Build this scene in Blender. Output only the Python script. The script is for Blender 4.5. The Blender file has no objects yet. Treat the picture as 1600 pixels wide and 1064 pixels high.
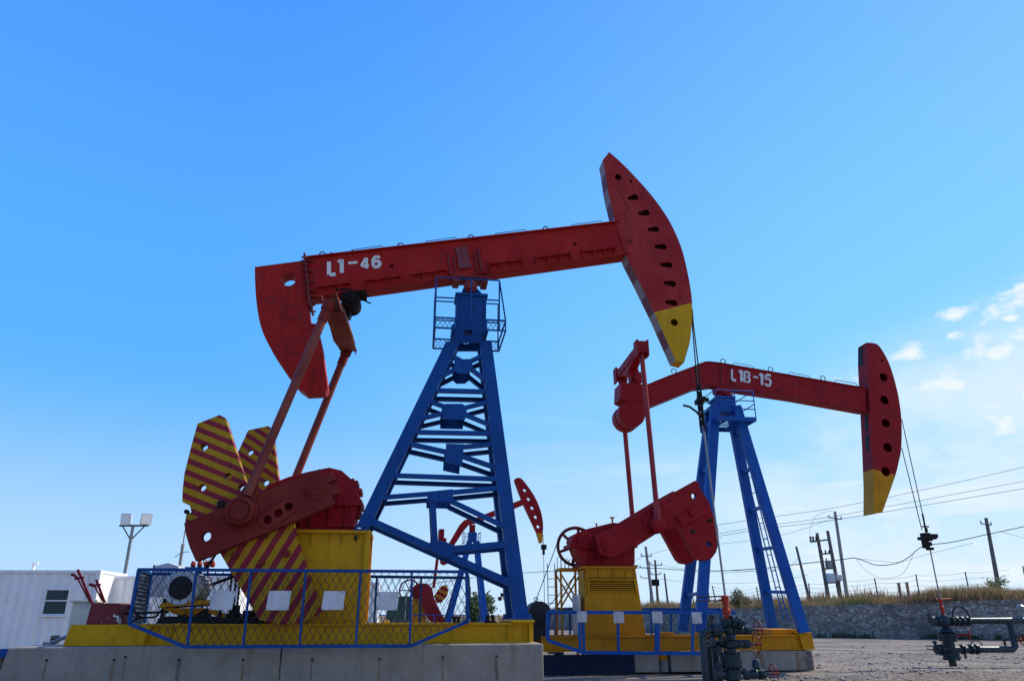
import bpy, bmesh, math, random
from mathutils import Vector, Matrix, noise
from mathutils.geometry import tessellate_polygon
random.seed(7)
R = math.radians
S = bpy.context.scene
COL = S.collection

# ------------------------------------------------------------------ camera
FPX = 1139.0; TILT = R(20.6); ROLL = R(0.15); CAMZ = 1.6
fwd = Vector((0, math.cos(TILT), math.sin(TILT)))
up0 = Vector((0, -math.sin(TILT), math.cos(TILT))); rt0 = Vector((1, 0, 0))
rt = rt0*math.cos(ROLL) - up0*math.sin(ROLL); up = up0*math.cos(ROLL) + rt0*math.sin(ROLL)
cam = bpy.data.cameras.new('camera'); co = bpy.data.objects.new('camera', cam); COL.objects.link(co)
cam.sensor_width = 36; cam.sensor_fit = 'HORIZONTAL'; cam.lens = FPX/1600*36
cam.clip_start = 0.1; cam.clip_end = 6000
co.matrix_world = Matrix(((rt.x, up.x, -fwd.x, 0), (rt.y, up.y, -fwd.y, 0), (rt.z, up.z, -fwd.z, CAMZ), (0, 0, 0, 1)))
S.camera = co
CAM = Vector((0, 0, CAMZ))
fwd0, rt00, up00 = fwd.copy(), rt.copy(), up.copy()

# ------------------------------------------------------------------ world / sun
SUN_AZ = R(62)      # clockwise from the view direction (+Y), to the right and behind the pumps
SUN_EL = R(43)
SKY_STRENGTH = 0.11
w = bpy.data.worlds.new('World'); S.world = w; w.use_nodes = True
nt = w.node_tree; nt.nodes.clear()
def N(t, **k):
    n = nt.nodes.new(t)
    for a, b in k.items(): setattr(n, a, b)
    return n
out = N('ShaderNodeOutputWorld'); bg = N('ShaderNodeBackground'); bg.inputs[1].default_value = SKY_STRENGTH
sky = N('ShaderNodeTexSky', sky_type='NISHITA', sun_disc=False, sun_elevation=SUN_EL, sun_rotation=SUN_AZ,
        altitude=100, air_density=1.25, dust_density=0.9, ozone_density=3.0)
hsv = N('ShaderNodeHueSaturation'); hsv.inputs['Saturation'].default_value = 1.2; hsv.inputs['Value'].default_value = 1.0
tint = N('ShaderNodeMix', data_type='RGBA', blend_type='MULTIPLY'); tint.inputs[0].default_value = 1
tint.inputs[7].default_value = (0.80, 0.98, 1.22, 1)
nt.links.new(sky.outputs[0], hsv.inputs['Color'])
tc = N('ShaderNodeTexCoord'); sep = N('ShaderNodeSeparateXYZ'); nt.links.new(tc.outputs['Generated'], sep.inputs[0])
def M(op, a, b=None, clamp=False):
    n = N('ShaderNodeMath', operation=op, use_clamp=clamp)
    for i, v in enumerate((a, b)):
        if v is None: continue
        if isinstance(v, (int, float)): n.inputs[i].default_value = v
        else: nt.links.new(v, n.inputs[i])
    return n.outputs[0]
def rgbmix(f, a, b, mode='MIX'):
    n = N('ShaderNodeMix', data_type='RGBA', blend_type=mode)
    for i, v in ((0, f), (6, a), (7, b)):
        if isinstance(v, (int, float)): n.inputs[i].default_value = v
        elif isinstance(v, tuple): n.inputs[i].default_value = (*v, 1)
        else: nt.links.new(v, n.inputs[i])
    return n.outputs[2]
KS = 1/SKY_STRENGTH
def sc(c): return tuple(v*KS for v in c)
# clear-air colours by elevation, paler towards the sun's side; blended with the physical sky
azl = N('ShaderNodeVectorMath', operation='DOT_PRODUCT'); nt.links.new(tc.outputs['Generated'], azl.inputs[0]); azl.inputs[1].default_value = (math.sin(SUN_AZ), math.cos(SUN_AZ), 0.0)
def ssm(v, a, b):
    n = N('ShaderNodeMapRange', interpolation_type='SMOOTHSTEP'); n.inputs[1].default_value = a; n.inputs[2].default_value = b
    nt.links.new(v, n.inputs[0]); return n.outputs[0]
side = ssm(azl.outputs['Value'], 0.0, 1.0)
zen = rgbmix(side, sc((.055, .275, 1.15)), sc((.165, .47, 1.12)))
midc = rgbmix(side, sc((.115, .48, 1.15)), sc((.265, .71, 1.14)))
horc = rgbmix(side, sc((.30, .66, 1.08)), sc((.64, .87, 1.03)))
e1 = M('POWER', M('MAXIMUM', sep.outputs[2], 0.0), 1.0)
g = rgbmix(ssm(e1, -0.06, 0.33), horc, midc); g = rgbmix(ssm(e1, 0.22, 0.95), g, zen)
g = rgbmix(0.06, g, hsv.outputs[0])
bk = rgbmix(ssm(sep.outputs[1], 0.15, -0.5), (1.0, 1.0, 1.0), (.70, .71, .73)); g = rgbmix(1.0, g, bk, 'MULTIPLY'); nt.links.new(g, tint.inputs[6]); tint.inputs[7].default_value = (1, 1, 1, 1)
# cloud plane coordinates: direction projected on a flat layer
zz = M('MAXIMUM', sep.outputs[2], 0.02)
zz2 = M('ADD', zz, 0.10)
cu = M('DIVIDE', sep.outputs[0], zz2); cv = M('DIVIDE', sep.outputs[1], zz2)
cmb = N('ShaderNodeCombineXYZ'); nt.links.new(cu, cmb.inputs[0]); nt.links.new(cv, cmb.inputs[1])
def nz(scale, det, rough, dist=0.0):
    n = N('ShaderNodeTexNoise'); n.inputs['Scale'].default_value = scale; n.inputs['Detail'].default_value = det
    n.inputs['Roughness'].default_value = rough; n.inputs['Distortion'].default_value = dist
    nt.links.new(cmb.outputs[0], n.inputs['Vector']); return n.outputs[0]
def ss(v, a, b):
    n = N('ShaderNodeMapRange', interpolation_type='SMOOTHSTEP'); n.inputs[1].default_value = a; n.inputs[2].default_value = b
    nt.links.new(v, n.inputs[0]); return n.outputs[0]
az = M('DIVIDE', sep.outputs[0], M('MAXIMUM', sep.outputs[1], 0.05))       # tan of azimuth from the view direction
# puffy bank, low on the right: cover grows to the right and towards the horizon
edge = M('ADD', M('MULTIPLY', az, 0.60), M('MULTIPLY', sep.outputs[2], -1.0))
bank = ss(edge, 0.00, 0.30)
elv = M('DIVIDE', sep.outputs[2], M('MAXIMUM', M('POWER', M('ADD', M('MULTIPLY', sep.outputs[0], sep.outputs[0]), M('MULTIPLY', sep.outputs[1], sep.outputs[1])), 0.5), 0.05))
cm2 = N('ShaderNodeCombineXYZ'); nt.links.new(M('MULTIPLY', az, 1.0), cm2.inputs[0]); nt.links.new(M('MULTIPLY', elv, 1.9), cm2.inputs[1])
def nz2(scale, det, rough):
    n = N('ShaderNodeTexNoise'); n.inputs['Scale'].default_value = scale; n.inputs['Detail'].default_value = det; n.inputs['Roughness'].default_value = rough
    nt.links.new(cm2.outputs[0], n.inputs['Vector']); return n.outputs[0]
blob = None
for bx, by, rx, ry, tl, st in ((1500, 490, 55, 13, -.15, .8), (1580, 472, 70, 24, -.35, 1), (1600, 448, 60, 12, -.3, .9), (1580, 497, 26, 9, 0, .8), (1487, 524, 20, 10, -.1, .8), (1425, 552, 55, 22, -.15, .9), (1560, 545, 85, 34, -.3, 1), (1660, 520, 90, 50, -.2, 1), (1470, 600, 110, 34, -.1, .75), (1600, 620, 150, 60, -.1, .8), (1340, 592, 45, 12, 0, .5)):
    dv = (fwd0*1139+rt00*(bx-800)+up00*(532-by)).normalized(); a0 = dv.x/dv.y; e0_ = dv.z/math.hypot(dv.x, dv.y)
    dx_ = (fwd0*1139+rt00*(bx+rx-800)+up00*(532-by)).normalized(); ra = abs(dx_.x/dx_.y-a0); dy_ = (fwd0*1139+rt00*(bx-800)+up00*(532-by+ry)).normalized(); re = abs(dy_.z/math.hypot(dy_.x, dy_.y)-e0_)
    A_ = M('SUBTRACT', az, a0); E_ = M('SUBTRACT', M('SUBTRACT', elv, e0_), M('MULTIPLY', A_, -tl*re/ra*(rx/ry)*.6)); 
    A_ = M('DIVIDE', A_, ra); E_ = M('DIVIDE', E_, re); d_ = M('POWER', M('ADD', M('MULTIPLY', A_, A_), M('MULTIPLY', E_, E_)), .5)
    b_ = M('MULTIPLY', M('SUBTRACT', 1.0, d_), st); b_ = M('MAXIMUM', b_, -1.0); blob = b_ if blob is None else M('MAXIMUM', blob, b_)
cumul = ss(M('ADD', blob, M('MULTIPLY', M('SUBTRACT', nz2(17, 9, .62), .5), 3.0)), -.10, 0.95)
cumul = M('MULTIPLY', cumul, ss(blob, -.75, .1))
puff = ss(M('ADD', M('MULTIPLY', bank, 0.30), nz(2.6, 9, 0.60, 0.3)), 0.62, 0.78)
bank = M('MULTIPLY', bank, ss(sep.outputs[2], 0.47, 0.36))
veil = M('MULTIPLY', ss(nz(0.8, 7, 0.62, 0.6), 0.38, 0.66), M('MULTIPLY', ss(sep.outputs[2], 0.42, 0.02), ss(az, -0.45, 0.35)))
low = M('MULTIPLY', ss(sep.outputs[2], 0.30, 0.0), 0.34)
hz = M('MULTIPLY', ss(M('SUBTRACT', elv, M('MULTIPLY', az, .22)), .26, .10), ss(az, -.05, .50)); hz = M('MULTIPLY', hz, ss(nz2(3.2, 6, .6), .30, .62))
cl = M('ADD', M('MULTIPLY', M('MULTIPLY', puff, ss(bank, 0.0, 0.25)), 0.22), M('MULTIPLY', veil, 0.58), True)
cl = M('MAXIMUM', M('MAXIMUM', cl, low), M('MULTIPLY', hz, .62)); cl = M('MAXIMUM', cl, M('MULTIPLY', cumul, .92))
mix = N('ShaderNodeMix', data_type='RGBA'); nt.links.new(cl, mix.inputs[0]); nt.links.new(tint.outputs[2], mix.inputs[6])
mix.inputs[7].default_value = (8.4, 8.9, 9.6, 1)
nt.links.new(mix.outputs[2], bg.inputs[0]); nt.links.new(bg.outputs[0], out.inputs[0])

sl = bpy.data.lights.new('sun', 'SUN'); sl.energy = 5.0; sl.angle = R(0.55); sl.color = (1.0, 0.92, 0.80)
so = bpy.data.objects.new('sun', sl); COL.objects.link(so); so.location = (30, 20, 40)
sd = Vector((math.sin(SUN_AZ)*math.cos(SUN_EL), math.cos(SUN_AZ)*math.cos(SUN_EL), math.sin(SUN_EL)))
so.rotation_euler = sd.to_track_quat('Z', 'Y').to_euler()
S.view_settings.view_transform = 'Standard'; S.view_settings.look = 'None'; S.view_settings.exposure = 0.0; S.view_settings.gamma = 1

# ------------------------------------------------------------------ helpers
def ray(x, y): return fwd*FPX + rt*(x-800) + up*(532-y)
def WD(x, y, D):                                    # point on the pixel's ray at world depth y=D
    d = ray(x, y); return CAM + d*(D/d.y)
def WZ(x, y, z):
    d = ray(x, y); return CAM + d*((z-CAMZ)/d.z)
class Frame:
    def __init__(s, D0, yaw, x0=0.0):
        s.O = Vector((x0, D0, 0)); s.yaw = yaw
        s.a = Vector((math.cos(yaw), math.sin(yaw), 0)); s.n = Vector((-math.sin(yaw), math.cos(yaw), 0))
    def P(s, x, y, w=0.0):                           # local (u, w, z)
        d = ray(x, y); k = ((s.O-CAM).dot(s.n)+w)/d.dot(s.n); q = CAM+d*k
        return Vector(((q-s.O).dot(s.a), w, q.z))
    def Pf(s, x, y, wf):                             # w depends on z
        w_ = wf(5.0)
        for _ in range(6): p = s.P(x, y, w_); w_ = wf(p.z)
        return s.P(x, y, w_)
    def Z(s, x, y, z):
        q = WZ(x, y, z)-s.O; return Vector((q.dot(s.a), q.dot(s.n), z))
    def W(s, p): return s.O + s.a*p[0] + s.n*p[1] + Vector((0, 0, p[2]))
WORLD = Frame(0, 0)

OFF = {}; FRM = {}
def tag(o, label, cat, group=None, kind=None):
    if label: o['label'] = label
    if cat: o['category'] = cat
    if group: o['group'] = group
    if kind: o['kind'] = kind
    return o
def thing(name, label, cat, fr, at, group=None):
    o = bpy.data.objects.new(name, None); COL.objects.link(o); o.empty_display_size = 0.3
    at = Vector(at); o.location = fr.W(at); o.rotation_euler = (0, 0, fr.yaw)
    OFF[o.name] = at; FRM[o.name] = fr
    return tag(o, label, cat, group)
def obj(name, bm, mats, parent=None, fr=WORLD, bevel=0, smooth=False, label=None, keep=False):
    if not isinstance(mats, (list, tuple)): mats = [mats]
    bmesh.ops.recalc_face_normals(bm, faces=bm.faces[:])
    me = bpy.data.meshes.new(name)
    if parent is not None:
        off = OFF[parent.name]
    else:
        xs = [v.co for v in bm.verts]
        off = Vector(((min(v.x for v in xs)+max(v.x for v in xs))/2, (min(v.y for v in xs)+max(v.y for v in xs))/2, min(v.z for v in xs)))
        if keep: off = Vector((0, 0, 0))
    for v in bm.verts: v.co -= off
    bm.to_mesh(me); bm.free()
    for m in mats: me.materials.append(m)
    if smooth:
        for p in me.polygons: p.use_smooth = True
        try: me.set_sharp_from_angle(angle=R(38))
        except Exception: pass
    o = bpy.data.objects.new(name, me); COL.objects.link(o)
    if parent is not None:
        o.parent = parent; OFF[o.name] = off
    else:
        o.location = fr.W(off); o.rotation_euler = (0, 0, fr.yaw); OFF[o.name] = off
    if bevel:
        b = o.modifiers.new('bevel', 'BEVEL'); b.width = bevel; b.segments = 2; b.limit_method = 'ANGLE'; b.angle_limit = R(35)
    if label: o['label'] = label
    return o
def islands(name, bm, mats, parent=None, fr=WORLD, **k):
    """link every loose piece of bm as an object of its own"""
    bm.verts.ensure_lookup_table(); seen = set(); outs = []
    for v0 in bm.verts:
        if v0 in seen: continue
        st = [v0]; comp = []; seen.add(v0)
        while st:
            v = st.pop(); comp.append(v)
            for e in v.link_edges:
                q = e.other_vert(v)
                if q not in seen: seen.add(q); st.append(q)
        nb = bmesh.new(); mp = {v: nb.verts.new(v.co) for v in comp}; fs = {f for v in comp for f in v.link_faces}
        for f in fs: nf = nb.faces.new([mp[v] for v in f.verts]); nf.material_index = f.material_index
        outs.append(obj(name, nb, mats, parent, fr, **k))
    bm.free(); return outs
def copy_tree(o, parent=None):
    c = o.copy(); COL.objects.link(c)
    if parent is not None: c.parent = parent
    OFF[c.name] = OFF.get(o.name, Vector((0, 0, 0)))
    for ch in [k for k in bpy.data.objects if k.parent == o]: copy_tree(ch, c)
    return c
def B(): return bmesh.new()
def addv(bm, vs, fs, mi=0):
    V = [bm.verts.new(v) for v in vs]; out = []
    for f in fs:
        try: q = bm.faces.new([V[i] for i in f]); q.material_index = mi; out.append(q)
        except ValueError: pass
    return out
def box(bm, x0, x1, y0, y1, z0, z1, mi=0):
    addv(bm, [(x0,y0,z0),(x1,y0,z0),(x1,y1,z0),(x0,y1,z0),(x0,y0,z1),(x1,y0,z1),(x1,y1,z1),(x0,y1,z1)],
         [(0,3,2,1),(4,5,6,7),(0,1,5,4),(1,2,6,5),(2,3,7,6),(3,0,4,7)], mi)
def hexa(bm, A, Bv, mi=0):
    n = len(A)
    addv(bm, list(A)+list(Bv), [tuple(range(n)), tuple(range(2*n-1, n-1, -1))]+[(i, (i+1) % n, n+(i+1) % n, n+i) for i in range(n)], mi)
def prism(bm, pts, w0, w1, holes=(), mi=0, rim=True):
    """pts/holes: lists of (u,z); extruded in w"""
    loops = [list(pts)]+[list(h) for h in holes]
    flat = [p for l in loops for p in l]; n = len(flat)
    tris = tessellate_polygon([[Vector((p[0], p[1], 0)) for p in l] for l in loops])
    V0 = [bm.verts.new((p[0], w0, p[1])) for p in flat]; V1 = [bm.verts.new((p[0], w1, p[1])) for p in flat]
    fs = []
    for t in tris:
        for V in (V0, V1):
            try: f = bm.faces.new([V[i] for i in t]); f.material_index = mi; fs.append(f)
            except ValueError: pass
    if rim:
        s = 0
        for l in loops:
            m = len(l)
            for i in range(m):
                a, b = s+i, s+(i+1) % m
                try: f = bm.faces.new((V0[a], V0[b], V1[b], V1[a])); f.material_index = mi; fs.append(f)
                except ValueError: pass
            s += m
    return fs
def beam(bm, p0, p1, wd, ht, side=Vector((0, 1, 0)), mi=0):
    """box from p0 to p1; wd along 'side', ht across"""
    p0 = Vector(p0); p1 = Vector(p1); d = (p1-p0).normalized(); s = (side-d*side.dot(d)).normalized(); t = d.cross(s)
    s *= wd/2; t *= ht/2
    A = [p0-s-t, p0+s-t, p0+s+t, p0-s+t]; C = [p1-s-t, p1+s-t, p1+s+t, p1-s+t]
    hexa(bm, A, C, mi)
def tube(bm, pts, r, n=8, mi=0, closed=False):
    pts = [Vector(p) for p in pts]; m = len(pts); rings = []
    ref = None
    for i, p in enumerate(pts):
        if closed: d = (pts[(i+1) % m]-pts[i-1])
        else: d = pts[min(i+1, m-1)]-pts[max(i-1, 0)]
        d.normalize()
        if ref is None: ref = d.orthogonal().normalized()
        ref = (ref-d*ref.dot(d)).normalized(); b = d.cross(ref)
        rr = r[i] if isinstance(r, (list, tuple)) else r
        rings.append([bm.verts.new(p+(ref*math.cos(2*math.pi*k/n)+b*math.sin(2*math.pi*k/n))*rr) for k in range(n)])
    for i in range(m if closed else m-1):
        a, c = rings[i], rings[(i+1) % m]
        for k in range(n):
            f = bm.faces.new((a[k], a[(k+1) % n], c[(k+1) % n], c[k])); f.material_index = mi
    if not closed:
        for c in (rings[0][::-1], rings[-1]):
            f = bm.faces.new(c); f.material_index = mi
def cyl(bm, p0, p1, r, n=24, mi=0, r1=None):
    tube(bm, [p0, p1], [r, r if r1 is None else r1], n, mi)
def lathe(bm, c, prof, axis=Vector((0, 0, 1)), n=24, mi=0):
    axis = Vector(axis).normalized(); a = axis.orthogonal().normalized(); b = axis.cross(a); c = Vector(c)
    rings = [[bm.verts.new(c+axis*h+(a*math.cos(2*math.pi*k/n)+b*math.sin(2*math.pi*k/n))*max(r, 1e-4)) for k in range(n)] for r, h in prof]
    for i in range(len(rings)-1):
        for k in range(n):
            f = bm.faces.new((rings[i][k], rings[i][(k+1) % n], rings[i+1][(k+1) % n], rings[i+1][k])); f.material_index = mi
    for q in (rings[0][::-1], rings[-1]):
        f = bm.faces.new(q); f.material_index = mi
def circ(c, r, n=20, ax=None, r2=None, rot=0):
    r2 = r if r2 is None else r2; o = []
    for k in range(n):
        t = 2*math.pi*k/n; x, y = r*math.cos(t), r2*math.sin(t)
        o.append((c[0]+x*math.cos(rot)-y*math.sin(rot), c[1]+x*math.sin(rot)+y*math.cos(rot)))
    return o
def pxs(fr, pts, w): return [(q.x, q.z) for q in (fr.P(x, y, w) for x, y in pts)]
def smooth_pts(pts, k=3):
    """Catmull-Rom through a list of 2-D points (open)"""
    o = []
    P = [pts[0]]+list(pts)+[pts[-1]]
    for i in range(1, len(P)-2):
        for j in range(k):
            t = j/k; a, b, c, d = P[i-1], P[i], P[i+1], P[i+2]
            o.append(tuple(0.5*(2*b[q]+(c[q]-a[q])*t+(2*a[q]-5*b[q]+4*c[q]-d[q])*t*t+(-a[q]+3*b[q]-3*c[q]+d[q])*t**3) for q in (0, 1)))
    o.append(tuple(pts[-1])); return o
def strip_px(a, b, th):
    d = Vector((b[0]-a[0], b[1]-a[1])).normalized(); n = Vector((-d.y, d.x))*th/2
    return [(a[0]-n.x, a[1]-n.y), (a[0]+n.x, a[1]+n.y), (b[0]+n.x, b[1]+n.y), (b[0]-n.x, b[1]-n.y)]
def wire_mesh(bm, outline, w, pu, pz, r=0.006, fr=None):
    """diamond wire mesh clipped to a convex outline [(u,z)] at depth w"""
    us = [p[0] for p in outline]; zs = [p[1] for p in outline]
    u0, u1, z0, z1 = min(us), max(us), min(zs), max(zs); H = z1-z0; run = H*pu/pz
    for sgn, dw in ((1, -r*0.8), (-1, r*0.8)):
        s = u0-run
        while s < u1+run:
            a = Vector((s, z0)) if sgn > 0 else Vector((s+run, z0)); b = Vector((s+run, z1)) if sgn > 0 else Vector((s, z1))
            t0, t1 = 0.0, 1.0; ok = True; n = len(outline); d = b-a
            area = sum(outline[i][0]*outline[(i+1) % n][1]-outline[(i+1) % n][0]*outline[i][1] for i in range(n))
            for i in range(n):
                p, q = Vector(outline[i]), Vector(outline[(i+1) % n]); e = q-p; nn = Vector((-e.y, e.x))*(1 if area > 0 else -1)
                da, db = (a-p).dot(nn), d.dot(nn)
                if abs(db) < 1e-9:
                    if da < 0: ok = False
                    continue
                t = -da/db
                if db > 0: t0 = max(t0, t)
                else: t1 = min(t1, t)
            if ok and t1-t0 > 0.02:
                A = a+d*t0; C = a+d*t1
                tube(bm, [(A.x, w+dw, A.y), (C.x, w+dw, C.y)], r, 4)
            s += pu
def cut_mat(bm, po, no, mi_pos, faces=None):
    """bisect and give every face on the positive side the material mi_pos"""
    g = bm.verts[:]+bm.edges[:]+bm.faces[:]
    bmesh.ops.bisect_plane(bm, geom=g, plane_co=po, plane_no=no, dist=1e-5)
    po = Vector(po); no = Vector(no)
    for f in bm.faces:
        if (f.calc_center_median()-po).dot(no) > 0: f.material_index = mi_pos
def stripes(bm, po, no, period, frac, mi):
    """cut into bands along no; bands of width frac*period get mi (others keep theirs)"""
    po = Vector(po); no = Vector(no).normalized()
    ds = [(v.co-po).dot(no) for v in bm.verts]; k0, k1 = math.floor(min(ds)/period)-1, math.ceil(max(ds)/period)+1
    for k in range(k0, k1):
        for t in (k*period, (k+frac)*period):
            bmesh.ops.bisect_plane(bm, geom=bm.verts[:]+bm.edges[:]+bm.faces[:], plane_co=po+no*t, plane_no=no, dist=1e-5)
    for f in bm.faces:
        t = (f.calc_center_median()-po).dot(no)/period
        if t-math.floor(t) < frac: f.material_index = mi
GLY = {'L': [[(0, 1), (0, 0)], [(0.12, 0), (1, 0)]], '1': [[(0.0, .78), (.45, .98)], [(.6, 1), (.6, 0)]],
       '-': [[(0, .5), (1, .5)]],
       '4': [[(.62, 1), (0.0, .30)], [(.05, .26), (.55, .26)], [(.72, 1), (.72, 0)], [(.86, .26), (1.05, .26)]],
       '6': [[(.95, .84), (.7, 1), (.3, 1), (0, .75), (0, .2), (.25, 0), (.72, 0), (1, .2), (1, .40), (.75, .56), (.2, .56)]],
       '8': [[(.5, 1), (.12, .94), (.05, .72), (.3, .54)], [(.5, 1), (.88, .94), (.95, .72), (.7, .54)], [(.3, .5), (0, .3), (.08, .06), (.46, 0)], [(.7, .5), (1, .3), (.92, .06), (.54, 0)]],
       '5': [[(1, 1), (.15, 1)], [(.08, .94), (.08, .58), (.6, .64), (.95, .45), (.95, .2)], [(.93, .16), (.65, 0), (.25, 0), (0, .14)]]}
def glyph(bm, fr, ch, x0, x1, yt, yb, slope, w, th):
    """painted stencil character: left edge x0, right x1, top yt and bottom yb (pixels) at x0"""
    for k, st in enumerate(GLY[ch]):
        pts = []
        for gx, gy in st:
            X = x0+(x1-x0)*gx; pts.append(fr.P(X, yb+(yt-yb)*gy+slope*(X-x0), w))
        pts = [Vector((p.x, p.z)) for p in pts]
        L, Rr = [], []
        for i, p in enumerate(pts):
            d = (pts[min(i+1, len(pts)-1)]-pts[max(i-1, 0)]).normalized(); n = Vector((-d.y, d.x))*th/2
            L.append(p+n); Rr.append(p-n)
        ww = w-0.001*k
        V = [bm.verts.new((p.x, ww, p.y)) for p in L]; U = [bm.verts.new((p.x, ww, p.y)) for p in Rr]
        for i in range(len(V)-1): bm.faces.new((V[i], V[i+1], U[i+1], U[i]))

# ------------------------------------------------------------------ materials
def nodes(name):
    m = bpy.data.materials.new(name); m.use_nodes = True; t = m.node_tree
    return m, t, t.nodes['Principled BSDF']
def mk(t, ty, **k):
    n = t.nodes.new(ty)
    for a, b in k.items(): setattr(n, a, b)
    return n
def noise_node(t, co_, scale, det=6, rough=.6, stretch=None):
    n = mk(t, 'ShaderNodeTexNoise'); n.inputs['Scale'].default_value = scale; n.inputs['Detail'].default_value = det; n.inputs['Roughness'].default_value = rough
    if stretch:
        mp = mk(t, 'ShaderNodeMapping'); mp.inputs['Scale'].default_value = stretch
        t.links.new(co_, mp.inputs['Vector']); t.links.new(mp.outputs[0], n.inputs['Vector'])
    else: t.links.new(co_, n.inputs['Vector'])
    return n.outputs[0]
def rng(t, v, a, b, c=0.0, d=1.0):
    n = mk(t, 'ShaderNodeMapRange'); n.inputs[1].default_value = a; n.inputs[2].default_value = b; n.inputs[3].default_value = c; n.inputs[4].default_value = d
    t.links.new(v, n.inputs[0]); return n.outputs[0]
def mixc(t, f, a, b, mode='MIX'):
    n = mk(t, 'ShaderNodeMix', data_type='RGBA', blend_type=mode)
    for i, v in ((0, f), (6, a), (7, b)):
        if isinstance(v, (int, float)): n.inputs[i].default_value = v
        elif isinstance(v, (tuple, list)): n.inputs[i].default_value = (*v[:3], 1)
        else: t.links.new(v, n.inputs[i])
    return n.outputs[2]
def mul(t, a, b):
    n = mk(t, 'ShaderNodeMath', operation='MULTIPLY')
    for i, v in enumerate((a, b)):
        if isinstance(v, (int, float)): n.inputs[i].default_value = v
        else: t.links.new(v, n.inputs[i])
    return n.outputs[0]
def bump(t, p, h, dist=.01, strength=.4):
    b = mk(t, 'ShaderNodeBump'); b.inputs['Distance'].default_value = dist; b.inputs['Strength'].default_value = strength
    t.links.new(h, b.inputs['Height']); t.links.new(b.outputs[0], p.inputs['Normal'])
def paint(name, c, c2=None, rust=.25, rough=.42, dirt=.35, rustc=(.10, .035, .02), scale=1.0, metal=0.0, fade=.5):
    m, t, p = nodes(name); tcn = mk(t, 'ShaderNodeTexCoord'); o = tcn.outputs['Object']
    c2 = c2 or tuple(min(1, v*1.35+.015) for v in c)
    n1 = noise_node(t, o, 1.3*scale, 5, .6); n2 = noise_node(t, o, 9*scale, 8, .7); n3 = noise_node(t, o, 3.0*scale, 6, .65, (4, 4, .5))
    n9 = noise_node(t, o, 2.6*scale, 7, .7)
    col = mixc(t, rng(t, n1, .38, .62, 0, min(1, fade*1.7)), c, c2)
    col = mixc(t, rng(t, n9, .52, .66, 0, min(.55, dirt)), col, tuple(v*.62+.006 for v in c))
    drk = tuple(v*.45 for v in c)
    col = mixc(t, rng(t, n3, .5, .78, 0, dirt), col, drk)
    rm = mul(t, rng(t, n2, .66-.10*rust, .72-.08*rust), rng(t, n1, .40, .58, .15, 1))
    col = mixc(t, mul(t, rm, min(1, rust*2)), col, rustc)
    n6 = noise_node(t, o, 17*scale, 5, .65); n7 = noise_node(t, o, 1.0*scale, 4, .6, (13, 13, .7)); n8 = noise_node(t, o, .55*scale, 3, .5)
    lum = (c[0]+c[1]+c[2])/3; scuff = tuple(min(1, v*.9+lum*.55+.02) for v in c)
    col = mixc(t, mul(t, rng(t, n6, .63, .68, 0, .55*min(1, rust*2.2)), rng(t, n8, .42, .58)), col, scuff)
    col = mixc(t, mul(t, rng(t, n7, .60, .70, 0, min(1, dirt*1.3)), rng(t, n8, .60, .42)), col, tuple(v*.35+.004 for v in c))
    t.links.new(col, p.inputs['Base Color'])
    t.links.new(rng(t, n2, .3, .7, rough-.08, rough+.16), p.inputs['Roughness'])
    p.inputs['Metallic'].default_value = metal; p.inputs['Specular IOR Level'].default_value = .2
    bump(t, p, n2, .004, .35)
    return m
RED = paint('red_paint', (.34, .004, .004), (.48, .016, .006), .45, .55, .65)
RED2 = paint('crimson_paint', (.28, .001, .007), (.38, .007, .014), .3, .55, .6)
RUSTY = paint('rusty_red_paint', (.18, .012, .011), (.25, .032, .018), .65, .6, .5)
ROD = paint('rod_paint', (.19, .030, .022), (.28, .070, .05), .55, .42, .4)
YEL = paint('yellow_paint', (.58, .285, .001), (.66, .36, .003), .25, .5, .5, (.12, .05, .015))
YEL2 = paint('orange_yellow_paint', (.56, .215, .001), (.64, .29, .003), .3, .5, .5, (.12, .05, .015))
BLU = paint('blue_paint', (.0005, .056, .23), (.001, .080, .31), .10, .45, .5, (.03, .02, .02))
BLU2 = paint('royal_blue_paint', (.0005, .070, .33), (.001, .100, .41), .08, .42, .4, (.03, .02, .02))
STRR = paint('stripe_red', (.25, .012, .030), (.31, .025, .04), .3, .5, .5)
STRY = paint('stripe_yellow', (.42, .215, .002), (.50, .28, .008), .3, .5, .5, (.08, .05, .015))
MAROON = paint('maroon_paint', (.13, .01, .02), None, .2, .5, .3)
CREAM = paint('cream_paint', (.62, .50, .42), None, .2, .55, .4)
WHITE = paint('white_lettering', (.78, .76, .74), (.62, .60, .60), .25, .55, .25, (.3, .08, .06))
SIGNW = paint('sign_white', (.66, .67, .69), (.56, .57, .60), .30, .5, .5, (.3, .3, .35))
DARK = paint('dark_steel', (.012, .011, .012), (.028, .025, .022), .4, .75, .3, (.08, .04, .025))
STEEL = paint('grey_steel', (.20, .21, .22), (.30, .31, .32), .3, .4, .3, metal=.5)
WELL = paint('wellhead_paint', (.020, .036, .048), (.05, .075, .09), .35, .34, .5, (.05, .03, .025), metal=.25)
VRED = paint('valve_red', (.36, .018, .010), (.44, .05, .03), .35, .45, .4)
NAVY = paint('navy_sheet', (.004, .012, .04), (.006, .016, .05), .05, .6, .3)
GREYP = paint('pale_grey_enamel', (.50, .52, .55), None, .15, .4, .3)
BEIGE = paint('beige_enamel', (.50, .49, .42), None, .12, .45, .3)
WIREM = paint('cable_black', (.02, .022, .025), None, .05, .5, .2)
WOODP = paint('weathered_pole', (.13, .115, .10), (.22, .20, .18), .2, .8, .4, scale=3)
CONCP = paint('concrete_pole', (.26, .25, .24), (.34, .33, .31), .15, .8, .4, (.15, .13, .11), scale=3)
GREEN = paint('dark_green_paint', (.03, .07, .055), None, .3, .5, .3)
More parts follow.
